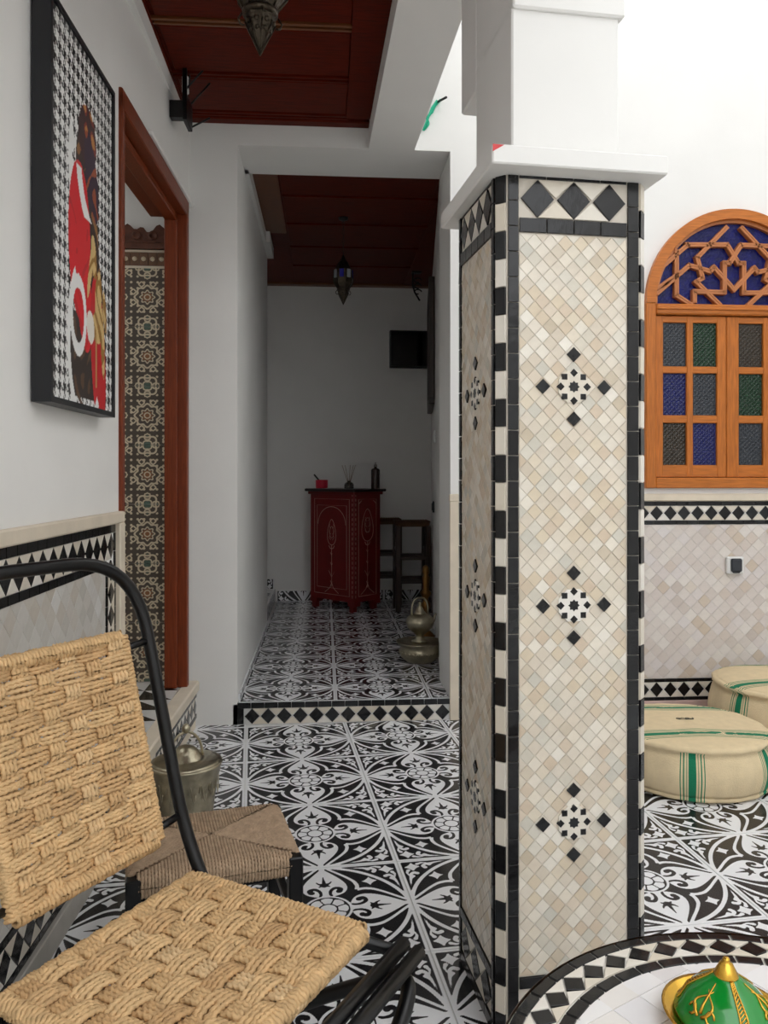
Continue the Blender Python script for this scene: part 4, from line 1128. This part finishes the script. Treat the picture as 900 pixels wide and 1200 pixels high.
def painting(nx, ny):
    U, V = np.meshgrid(np.linspace(0, 1, nx+1), np.linspace(0, 1, ny+1))
    C = np.zeros((ny+1, nx+1, 3))
    x, y = U*PWd, V*PHt
    cell = 0.034
    # broken-check ground
    ti, tj = np.floor(x/cell*8).astype(int), np.floor(y/(cell*1.15)*8).astype(int)
    wht = np.where(((ti+tj) % 4) < 2, (ti % 8) < 4, (tj % 8) < 4)
    C[:] = np.where(wht[..., None], np.array(lin((236, 236, 234))), np.array(lin((16, 16, 18))))
    def put(mask, rgb): C[mask] = lin(rgb)
    nz = np.sin(U*31+3*np.sin(V*23))*np.sin(V*41+2*np.sin(U*17))
    def el(cu, cv, a, b, ang=0):
        c, s = math.cos(ang), math.sin(ang); du, dv = (U-cu)*PWd, (V-cv)*PHt
        return ((du*c+dv*s)/a)**2+((-du*s+dv*c)/b)**2 < 1
    # white sweep
    put(el(.36, .61, .055, .17, 0.10) & (nz > -.35), (236, 236, 234))
    # body, brown
    bod = el(.56, .50, .085, .27, 0.22) | el(.64, .28, .10, .20, 0.1)
    put(bod, (52, 34, 26)); put(bod & (nz > .45), (140, 98, 52))
    # skirt of dark brown at the foot
    low = el(.55, .08, .15, .20, 0.15); put(low & (V > 0.02), (48, 36, 30)); put(low & (nz > .6), (92, 66, 44))
    # red robe
    rb_ = el(.42, .455, .088, .205, 0.03) | el(.50, .30, .06, .14, 0.18)
    put(rb_, (214, 14, 28)); put(rb_ & (nz > .75), (190, 8, 22))
    rb2 = el(.74, .16, .065, .22, 0.12); put(rb2, (196, 18, 28))
    # head and scarf: plain brush strokes
    hd_ = el(.55, .765, .075, .085, 0.1); put(hd_, (58, 26, 28)); put(hd_ & (nz > .2), (126, 42, 30)); put(hd_ & (nz > .65), (186, 128, 62))
    sc_ = el(.62, .665, .05, .12, 0.35); put(sc_, (48, 24, 48)); put(sc_ & (nz > .5), (150, 70, 34))
    # white collar arc
    dd = np.hypot((U-.80)*PWd, (V-.70)*PHt); put((np.abs(dd-.20) < .020) & (U < .66) & (V < .66) & (V > .53), (236, 236, 234))
    # gold strokes
    for (cu, cv, a, b, an) in ((.66, .44, .022, .06, .2), (.74, .33, .03, .075, -.1), (.72, .24, .045, .045, .6), (.82, .20, .018, .10, .1), (.60, .40, .014, .09, -.3), (.86, .30, .016, .06, .2)):
        mk_ = el(cu, cv, a, b, an); put(mk_, (158, 116, 50)); put(mk_ & (nz > .1), (214, 182, 120))
    put(el(.60, .23, .032, .045, .2), (232, 226, 214))
    # white loops
    for (cu, cv, rr, t, lo, hi) in ((.52, .17, .135, .012, 2.2, 5.6), (.40, .245, .055, .011, 0.0, 6.3), (.80, .46, .15, .007, -.9, .9)):
        du, dv = (U-cu)*PWd, (V-cv)*PHt*0.62; an = np.arctan2(dv, du) % (2*PI); r_ = np.hypot(du, dv)
        ok = ((an >= lo % (2*PI)) | (an <= hi)) if lo < 0 else ((an >= lo) & (an <= hi))
        put((np.abs(r_-rr) < t) & ok, (236, 236, 234))
    put((np.abs(U-.70) < .008) & (V < .22) & (V > .06), (190, 150, 90))
    return C
art = bpy.data.materials.new('painted_canvas'); art.use_nodes = True
an_ = art.node_tree.nodes.new('ShaderNodeAttribute'); an_.attribute_name = 'paint'
art.node_tree.links.new(an_.outputs['Color'], art.node_tree.nodes['Principled BSDF'].inputs['Base Color']); art.node_tree.nodes['Principled BSDF'].inputs['Roughness'].default_value = 0.5
cw, chh = PWd-2*fw, PHt-2*fw
cm_ = grid_mesh('canvas', 130, 240, cw, chh, 0.004, art, {'paint': painting(130, 240)}, to=lambda x, y, z: (x, -z, y))
obj('canvas', cm_, pic, (0, -PO+0.006, fw+chh/2))

# ================================================================== LANTERNS, BRACKETS
def lantern(name, label, xc, yc, ztip, scale, zceil, glassy=None):
    X, Y = cb(xc, yc)
    t = thing(name, label, 'lantern', (X, Y, zceil), 0.2)
    z0 = ztip-zceil; s_ = scale
    b = MB(); b.lathe([(0.0, z0), (0.012*s_, z0+0.03*s_), (0.040*s_, z0+0.085*s_), (0.044*s_, z0+0.105*s_), (0.038*s_, z0+0.115*s_)], 8, smooth=False); 
    for k in range(8):
        a = 2*PI*k/8
        b.tube([(0.0, 0, z0), (0.043*s_*math.cos(a), 0.043*s_*math.sin(a), z0+0.088*s_)], 0.0025*s_, 5)
        for (rr, zz, q) in ((0.036, 0.085, .006), (0.027, 0.065, .005)):
            b.lathe([(q*s_, -0.003*s_), (q*1.2*s_, 0), (q*s_, 0.003*s_), (0, 0.003*s_)], 8, M=T((rr+0.003)*s_*math.cos(a+PI/8), (rr+.003)*s_*math.sin(a+PI/8), z0+zz*s_) @ RZ(a+PI/8) @ Matrix.Rotation(PI/2+0.35, 4, 'Y'))
    b.build('lower_cone', lampmetal, t)
    b = MB(); b.lathe([(0.046*s_, z0+0.108*s_), (0.050*s_, z0+0.113*s_), (0.050*s_, z0+0.122*s_), (0.045*s_, z0+0.127*s_)], 24); b.build('band', lampmetal, t)
    b = MB(); b.lathe([(0.046*s_, z0+0.125*s_), (0.074*s_, z0+0.165*s_), (0.078*s_, z0+0.20*s_), (0.074*s_, z0+0.265*s_), (0.052*s_, z0+0.30*s_)], 8, smooth=False)
    for k in range(8):
        a = 2*PI*k/8
        b.tube([(0.047*s_*math.cos(a), 0.047*s_*math.sin(a), z0+0.125*s_), (0.076*s_*math.cos(a), 0.076*s_*math.sin(a), z0+0.165*s_), (0.080*s_*math.cos(a), .080*s_*math.sin(a), z0+0.20*s_), (0.076*s_*math.cos(a), .076*s_*math.sin(a), z0+0.265*s_)], 0.0032*s_, 5)
        if k % 2 == 0:
            b.tube([(r_*s_*math.cos(a), r_*s_*math.sin(a), z0+zz*s_) for r_, zz in ((0.050, .110), (.060, .095), (.055, .080), (.044, .078))], 0.003*s_, 5)
    body = b.build('body', lampmetal, t)
    if glassy:
        for k in range(8):
            a = 2*PI*(k+.5)/8; g_ = MB(); g_.box(-0.016*s_, 0.016*s_, -0.003, 0.003, -0.032*s_, 0.032*s_, bev=0.002)
            g_.build('coloured_glass', glassy[k % len(glassy)], body, (0.0735*s_*math.cos(a), 0.0735*s_*math.sin(a), z0+0.232*s_), a+PI/2)
    b = MB(); b.lathe([(0.052*s_, z0+0.30*s_), (0.040*s_, z0+0.325*s_), (0.022*s_, z0+0.345*s_), (0.012*s_, z0+0.37*s_), (0.004*s_, z0+0.385*s_)], 8, smooth=False); b.build('crown', lampmetal, t)
    b = MB(); nL = max(1, int((-(z0+0.38*s_))/0.026))
    for k in range(nL):
        zc = z0+0.38*s_+(k+.5)*(-(z0+0.38*s_))/nL
        b.tube([((0.006*math.cos(q)) if k % 2 else 0, 0 if k % 2 else 0.006*math.cos(q), zc+0.015*math.sin(q)) for q in [2*PI*i/12 for i in range(12)]], 0.0014, 5, closed=True)
    b.build('chain', iron, t)
    b = MB(); b.lathe([(0.0, 0.0), (0.03, 0.0), (0.028, -0.012), (0.010, -0.02), (0.0, -0.021)][::-1], 16); b.build('ceiling_rose', iron, t)
    return t
lantern('hanging_lantern', 'pierced grey metal lantern hanging from the polished wooden ceiling', -0.344, 2.2, 2.316, 1.0, ZC-0.001)
bl = mat('blue_lantern_glass', (24, 24, 130), 0.15); wg = mat('frosted_lantern_glass', (150, 156, 160), 0.3)
lantern('hanging_lantern', 'small dark lantern with blue and frosted panes hanging in the corridor', -0.252, 4.90, 2.205, 0.80, 2.744, [wg, bl])

def prongs(name, label, s, z, ):
    t = thing(name, label, 'sconce', tuple(lw(s, 0.0, z)), LA)
    b = MB(); b.box(-0.020, 0.020, -0.062, 0.0, 0.0, 0.07, bev=0.002); b.build('wall_box', blackmetal, t)
    b = MB(); b.box(-0.060, -0.050, -0.078, -0.060, -0.02, 0.19, bev=0.001); b.box(-0.060, 0.060, -0.078, -0.060, -0.026, 0.08, bev=0.002); b.build('front_plate', blackmetal, t)
    for (a, z_) in ((0.05, -0.01), (0.05, 0.085), (-0.04, 0.10)):
        b = MB(); b.tube([(a*1.1, -0.070, z_), (a*1.1+0.005, -0.150, z_+0.045+0.05*(z_ > 0))], 0.0042, 8); b.build('prong', blackmetal, t)
    b = MB(); b.tube([(-0.03, -0.07, 0.09), (-0.032, -0.07, 0.17), (-0.022, -0.075, 0.20), (-0.008, -0.08, 0.185), (-0.006, -0.075, 0.12)], 0.003, 7); b.build('cable', iron, t)
    b = MB(); b.box(-0.02, 0.005, -0.075, -0.05, 0.10, 0.17, bev=0.004); b.build('lamp_holder', whiteplastic, t)
    return t
prongs('wall_sconce', 'unfinished black metal wall sconce with bare prongs and loose cable', lpix(220, 140, 0.07)[0], 2.60)

# small bracket by the corridor ceiling
kx, ky = cb((489-450)/F*6.2, 6.2)
br = thing('scroll_bracket', 'small black wrought iron scroll hanging from the dark corridor ceiling', 'bracket', (kx, ky, 2.742), 0)
b = MB(); b.tube([(-0.035, 0, 0.0), (-0.035, 0, -0.11), (-0.02, 0, -0.16), (0.005, 0, -0.20), (0.02, 0, -0.225)], 0.007, 8); b.build('arm', iron, br)
b = MB()
for k in range(3): b.tube([(0.005+0.028*math.cos(q), 0, -0.065-0.045*k+0.018*math.sin(q)) for q in [2*PI*i/14 for i in range(12)]], 0.005, 6)
b.build('scroll', iron, br)
b = MB(); b.box(-0.045, 0.03, -0.03, 0.03, -0.012, 0.0, bev=0.003); b.build('plate', iron, br)

# ================================================================== CORRIDOR THINGS
# black television in the far corner
x0c, x1c = (456-450)/F*6.45, (508-450)/F*6.45
tvx, tvy = cb((x0c+x1c)/2, 6.45)
tv = thing('television', 'small black television mounted high on the corridor end wall', 'television', (tvx, tvy, 2.02), R(2))
hw_ = (x1c-x0c)/2
b = MB(); b.box(-hw_, hw_, -0.03, 0.02, 0.0, 0.305, bev=0.006); b.build('casing', blackplastic, tv)
b = MB(); b.box(-hw_+0.012, hw_-0.012, -0.032, -0.029, 0.018, 0.293); b.build('screen', screen, tv)
b = MB(); b.box(-0.06, 0.06, 0.018, 6.675-tvy, 0.09, 0.21, bev=0.004); b.build('wall_mount', iron, tv)

# wall frame on the right corridor wall
def rw(y): return 0.59+(0.91-0.59)*(y-(YW+0.3))/(6.72-YW-0.3)
ya, yb = 5.25, 6.15
ang = math.atan2(yb-ya, rw(yb)-rw(ya))
wf = thing('wall_mirror', 'tall dark framed mirror on the right corridor wall', 'mirror', (rw((ya+yb)/2)-0.004, (ya+yb)/2, 1.63), ang+PI)
b = MB(); L2 = (yb-ya)/2
b.box(-L2, L2, -0.038, 0.0, 0.0, 0.04, bev=0.003); b.box(-L2, L2, -0.038, 0.0, 0.81, 0.85, bev=0.003); b.box(-L2, -L2+0.04, -0.038, 0, 0.04, 0.81, bev=0.003); b.box(L2-0.04, L2, -0.038, 0, 0.04, 0.81, bev=0.003)
b.build('frame', darkwood, wf)
b = MB(); b.box(-L2+0.03, L2-0.03, -0.02, -0.002, 0.03, 0.82); b.build('mirror_glass', mat('dim_mirror', (120, 122, 124), 0.08, metal=1.0), wf)
for (yy, zz, nm, lb, mt_) in ((5.05, 1.40, 'light_switch', 'white light switch on the right corridor wall', whiteplastic), (5.5, 0.93, 'wall_socket', 'small dark wall socket low on the right corridor wall', darkgrey)):
    t = thing(nm, lb, 'switch' if 'switch' in nm else 'socket', (rw(yy)-0.002, yy, zz), ang+PI)
    b = MB(); b.box(-0.04, 0.04, -0.012, 0.0, -0.04, 0.04, bev=0.004); b.build('plate', mt_, t)
    b = MB(); b.box(-0.018, 0.018, -0.017, -0.011, -0.026, 0.026, bev=0.003); b.build('rocker', mt_, t)

# painted red cabinet
k0 = Vector(cb(-0.228, 6.03)); kl = Vector(cb(-0.228-0.37*0.98, 6.03+0.33*0.98)); 
kd = kl-k0; KW = kd.length; kang = math.atan2(-kd.y, -kd.x)        # front face: local x from left end to the near corner
KD = 0.30; KH = 0.945
redp = mat('dark_red_lacquer', (112, 14, 16), 0.4, noise=0.15, scale=8)
inkg = mat('silver_grey_line_paint', (196, 164, 150), 0.55)
topb = mat('near_black_wood', (30, 16, 14), 0.4)
cabn = thing('painted_cabinet', 'dark red painted cabinet with pale arabesque line work and black top', 'cabinet', (kl.x, kl.y, 0.10), kang)
b = MB(); b.box(0.0, KW, 0.0, KD, 0.075, KH-0.02, bev=0.004); b.build('body', redp, cabn)
b = MB(); b.box(-0.035, KW+0.035, -0.035, KD+0.035, KH-0.022, KH, bev=0.006); b.build('top', topb, cabn)
b = MB(); b.box(-0.015, KW+0.015, -0.015, KD+0.015, KH-0.045, KH-0.02, bev=0.004); b.build('cornice', redp, cabn)
for (x, y) in ((0.0, 0.0), (KW-0.07, 0.0), (0, KD-0.07), (KW-0.07, KD-0.07)):
    b = MB(); b.prism([(x, y), (x+0.07, y), (x+0.07, y+0.07), (x, y+0.07)], 0.045, 0.08); b.prism([(x+0.01, y+0.01), (x+0.05, y+0.01), (x+0.05, y+0.05), (x+0.01, y+0.05)], 0.0, 0.046); b.build('foot', redp, cabn)
def motif(W_, arch):
    """pale lines drawn on a face of width W_: list of (points, radius)"""
    z0, z1 = 0.12, KH-0.08; x0, x1 = 0.05, W_-0.05; cx = W_/2; L_ = []
    L_.append(([(x0, z0), (x1, z0), (x1, z1), (x0, z1), (x0, z0)], .0024))
    if arch:
        L_.append(([(x0+.03, z0+.05), (x1-.03, z0+.05), (x1-.03, z1-.05), (x0+.03, z1-.05), (x0+.03, z0+.05)], .0018))
        hw2 = (x1-x0)/2-.04
        L_.append(([(cx-hw2*math.cos(PI*k/16)**1 if True else 0, z1-.20+.14*math.sin(PI*k/16)) for k in range(17)], .0022))
    else:
        for sx in (-1, 1): L_.append(([(cx+sx*(W_/2-.05), z1-.035), (cx+sx*(W_/2-.085), z1-.01), (cx+sx*(W_/2-.05), z1-.01)], .003))
    # leaf head
    zc = z1-.26 if arch else z1-.20; h_ = .10 if arch else .125; w_ = .045 if arch else .062
    L_.append(([(cx+w_*math.sin(2*PI*k/24)*(1-0.35*math.cos(2*PI*k/24)), zc+h_*math.cos(2*PI*k/24)) for k in range(25)], .0022))
    L_.append(([(cx+.5*w_*math.sin(2*PI*k/24), zc+.45*h_*math.cos(2*PI*k/24)) for k in range(25)], .0016))
    for sx in (-1, 1):
        for q in range(3): L_.append(([(cx+sx*(.008+.018*math.sin(t*.5)), zc-.06+.045*q+.008*t*.8) for t in range(6)], .0014))
    # stem with diamonds
    zb_ = zc-h_
    L_.append(([(cx, zb_), (cx, z0+.06)], .0024))
    dz = (zb_-z0-.06)/1.0
    for fr_, s_ in ((.18, .014), (.42, .014), (.62, .032), (.86, .014)):
        zz = zb_-dz*fr_; L_.append(([(cx-s_, zz), (cx, zz-s_*1.5), (cx+s_, zz), (cx, zz+s_*1.5), (cx-s_, zz)], .0022))
    for sx in (-1, 1): L_.append(([(cx+sx*.03, zb_-.005), (cx+sx*.018, zb_-.025), (cx, zb_-.03)], .0026)); L_.append(([(cx, z0+.09), (cx+sx*.02, z0+.05), (cx+sx*.075, z0+.012)], .0024))
    return L_
for (nm, W_, M_, ar) in (('front_line_painting', KW, Matrix.Identity(4), True), ('side_line_painting', KD, T(KW, 0, 0) @ RZ(PI/2), False)):
    b = MB()
    for pts, r_ in motif(W_, ar): b.tube([M_ @ Vector((p[0], -0.0006, p[1])) for p in pts], r_*1.0, 4)
    for q in range(22):
        zz = 0.11+q*0.037
        b.tube([M_ @ Vector((W_-0.018 if ar else 0.018, -0.0006, zz)), M_ @ Vector((W_-0.018 if ar else 0.018, -0.0006, zz+0.02))], .0024, 4)
    b.build(nm, inkg, cabn)
ZK = 0.10+KH
def cab_at(px, fr_):                  # a spot on the cabinet top seen at photo column px, a fraction of the way back
    k = (px-450)/F
    for i in range(400):
        d_ = 5.9+i*0.002; X, Y = cb(k*d_, d_); rel = Matrix.Rotation(-kang, 2) @ Vector((X-kl.x, Y-kl.y))
        if rel.y > KD*fr_: return (X, Y, ZK)
x, y, z = cab_at(377, 0.45)
t = thing('candle_cup', 'small pink red candle cup with a dark stick on the red cabinet', 'candle', (x, y, z))
pink = mat('pink_red_wax', (214, 26, 62), 0.4)
b = MB(); b.lathe([(0.0, 0.0), (0.046, 0.0), (0.049, 0.004), (0.050, 0.066), (0.047, 0.068), (0.045, 0.058), (0.0, 0.056)], 28); b.build('cup', pink, t)
b = MB(); b.tube([(-0.01, 0, 0.05), (-0.062, 0.0, 0.112)], 0.0065, 8); b.build('stick', blackplastic, t)
x, y, z = cab_at(409, 0.5)
t = thing('reed_diffuser', 'glass reed diffuser with thin wooden reeds on the red cabinet', 'diffuser', (x, y, z))
b = MB(); b.lathe([(0.0, 0.0), (0.036, 0.0), (0.038, 0.006), (0.038, 0.03), (0.030, 0.045), (0.015, 0.052), (0.014, 0.062), (0.010, 0.062)], 24); b.build('bottle', mat('clear_brownish_glass', (96, 88, 78), 0.1, trans=0.6), t)
b = MB()
for (dx, dy) in ((-0.055, 0.0), (-0.03, 0.02), (0.035, 0.0), (0.05, -0.02), (0.01, 0.03)): b.tube([(0, 0, 0.02), (dx, dy, 0.185)], 0.0022, 5)
b.build('reeds', mat('pale_reed', (150, 126, 104), 0.7), t)
x, y, z = cab_at(440, 0.5)
t = thing('dark_bottle', 'tall dark bottle with a small stopper on the red cabinet', 'bottle', (x, y, z))
b = MB(); b.lathe([(0.0, 0.0), (0.032, 0.0), (0.034, 0.005), (0.034, 0.145), (0.028, 0.155), (0.012, 0.160), (0.011, 0.172)], 24); b.build('body', mat('dark_brown_glass', (52, 34, 30), 0.15), t)
b = MB(); b.lathe([(0.012, 0.170), (0.014, 0.174), (0.013, 0.186), (0.005, 0.192), (0.004, 0.205), (0.0, 0.207)], 16); b.build('stopper', mat('grey_cap', (120, 112, 106), 0.4), t)

# bar stools by the end wall
def bar_stool(label, xc, yc, rot):
    X, Y = cb(xc, yc)
    t = thing('bar_stool', label, 'stool', (X, Y, 0.10), rot, 'tall wooden stools in the corridor')
    H_, s_ = 0.68, 0.115
    b = MB(); b.box(-s_-0.015, s_+0.015, -s_-0.015, s_+0.015, H_-0.025, H_+0.012, bev=0.012)
    for k in range(14): b.tube([(-s_-0.012+k*(2*s_+0.024)/13, -s_-0.012, H_+0.012), (-s_-0.012+k*(2*s_+0.024)/13, s_+0.012, H_+0.012)], 0.0075, 6)
    b.build('rush_seat', mat('dark_rush', (96, 66, 40), 0.8, noise=0.2), t)
    lg = MB(); lg.box(-0.02, 0.02, -0.02, 0.02, 0.0, H_-0.02, bev=0.004); me = lg.mesh('leg', darkwood)
    for sx in (-1, 1):
        for sy in (-1, 1): obj('leg', me, t, (sx*s_, sy*s_, 0))
    for (zz, ax) in ((0.22, 0), (0.40, 0), (0.30, 1), (0.46, 1)):
        for sg in (-1, 1):
            b = MB()
            if ax == 0: b.box(-s_, s_, sg*s_-0.011, sg*s_+0.011, zz, zz+0.028, bev=0.003)
            else: b.box(sg*s_-0.011, sg*s_+0.011, -s_, s_, zz, zz+0.028, bev=0.003)
            b.build('rung', darkwood, t)
    return t
bar_stool('tall dark wooden stool with rush seat against the corridor right wall', 0.215, 6.20, R(0))
bar_stool('tall dark wooden stool half hidden behind the red cabinet', 0.0, 6.50, R(0))

# brass candlestick, kettle and basin
X, Y = cb((499-450)/F*5.15, 5.15)
t = thing('brass_candlestick', 'tall turned brass candlestick standing behind the metal kettle', 'candlestick', (X, Y, 0.10))
b = MB(); b.lathe([(0.0, 0.0), (0.060, 0.0), (0.062, 0.01), (0.040, 0.03), (0.018, 0.05), (0.014, 0.12)], 28); b.build('base', brass, t)
b = MB(); b.lathe([(0.014, 0.12), (0.016, 0.16), (0.028, 0.19), (0.030, 0.215), (0.018, 0.235), (0.015, 0.25), (0.034, 0.275), (0.036, 0.290), (0.020, 0.305), (0.024, 0.36), (0.027, 0.385), (0.016, 0.40), (0.022, 0.425), (0.020, 0.45), (0.008, 0.465), (0.0, 0.467)], 24); b.build('stem', brass, t)

bx_, by_ = cb((492-450)/F*4.46, 4.46)
t = thing('wash_basin', 'wide rimmed engraved silver basin under the kettle on the corridor floor', 'basin', (bx_, by_, 0.10))
b = MB(); b.lathe([(0.0, 0.008), (0.06, 0.0), (0.075, 0.004), (0.105, 0.03), (0.118, 0.055), (0.114, 0.075), (0.108, 0.088), (0.132, 0.112), (0.134, 0.117), (0.128, 0.117), (0.120, 0.1135), (0.0, 0.1130)], 48); b.build('bowl', silver, t)
b = MB()
for k in range(28):
    a = 2*PI*k/28
    b.lathe([(0.0085, 0.0), (0.0075, .003), (.003, .0045), (0, .0045)], 8, M=T(0.1155*math.cos(a), 0.1155*math.sin(a), 0.060) @ RZ(a) @ Matrix.Rotation(PI/2, 4, 'Y'))
b.build('embossed_band', silver, t)
b = MB(); b.tube([(0.128+0.0*k, 0.0, 0.11) if k == 0 else (0.118+0.022*math.sin(k*PI/6), 0.0, 0.11-0.012*k) for k in range(6)], 0.006, 8); b.build('handle', silver, t)
t = thing('metal_kettle', 'engraved silver kettle with arched handle standing on the basin', 'kettle', (bx_, by_, 0.2135), 0.3)
b = MB(); b.lathe([(0.0, 0.0), (0.046, 0.0), (0.048, 0.008), (0.026, 0.018), (0.022, 0.038), (0.045, 0.058), (0.070, 0.080), (0.078, 0.105), (0.080, 0.122), (0.076, 0.126), (0.074, 0.134), (0.056, 0.150), (0.034, 0.158)], 40); b.build('body', silver, t)
b = MB(); b.lathe([(0.035, 0.157), (0.036, 0.161), (0.026, 0.170), (0.020, 0.185), (0.010, 0.200), (0.006, 0.205), (0.009, 0.212), (0.007, 0.222), (0.0, 0.226)], 28); b.build('lid', silver, t)
b = MB(); b.tube(bend([(-0.050, 0, 0.145), (-0.050, 0, 0.205), (-0.03, 0, 0.245), (0.03, 0, 0.245), (0.050, 0, 0.205), (0.050, 0, 0.145)], 0.03, 5), 0.0055, 8); b.build('handle', silver, t)
b = MB(); b.tube([(0.072, 0.0, 0.10), (0.088, 0, 0.118), (0.092, 0, 0.140), (0.102, 0, 0.152)], [0.012, 0.009, 0.007, 0.006], 10); b.build('spout', silver, t)

# ================================================================== SMALL THINGS ON THE WINDOW WALL
X, Z = on_wall(859, 662, YW)
t = thing('outdoor_socket', 'white framed wall socket with dark flap on the pale tiled wall', 'socket', (X, YW-0.006, Z))
b = MB(); b.box(-0.042, 0.042, -0.022, 0.002, -0.042, 0.042, bev=0.006); b.build('surround', whiteplastic, t)
b = MB(); b.box(-0.028, 0.028, -0.034, -0.020, -0.030, 0.034, bev=0.008); b.box(-0.018, 0.018, -0.030, -0.020, -0.036, -0.028, bev=0.003); b.build('flap', darkgrey, t)
gs = MB()
P_ = [on_wall(x, y, YW-0.02) for (x, y) in ((497, 151), (503, 144), (500, 138), (508, 128), (505, 133), (511, 121), (517, 116))]
gs.tube(bend([(p[0], YW-0.012, p[1]) for p in P_], 0.02, 4), 0.0065, 8)
P2 = [on_wall(x, y, YW-0.02) for (x, y) in ((496, 153), (501, 140), (506, 127), (512, 118))]
gs.tube([(p[0], YW-0.022, p[1]) for p in P2], 0.005, 8)
t = thing('green_cord', 'short bright green cord knotted on a black nail in the upper wall', 'cord', (0, 0, 0))
gs.build('cord', mat('green_plastic_cord', (20, 176, 136), 0.5), t)
p = on_wall(511, 120, YW); q = on_wall(523, 114, YW-0.10)
b = MB(); b.tube([(p[0], YW+0.005, p[1]), (q[0], YW-0.10, q[1])], 0.0055, 8); b.build('nail', iron, t)
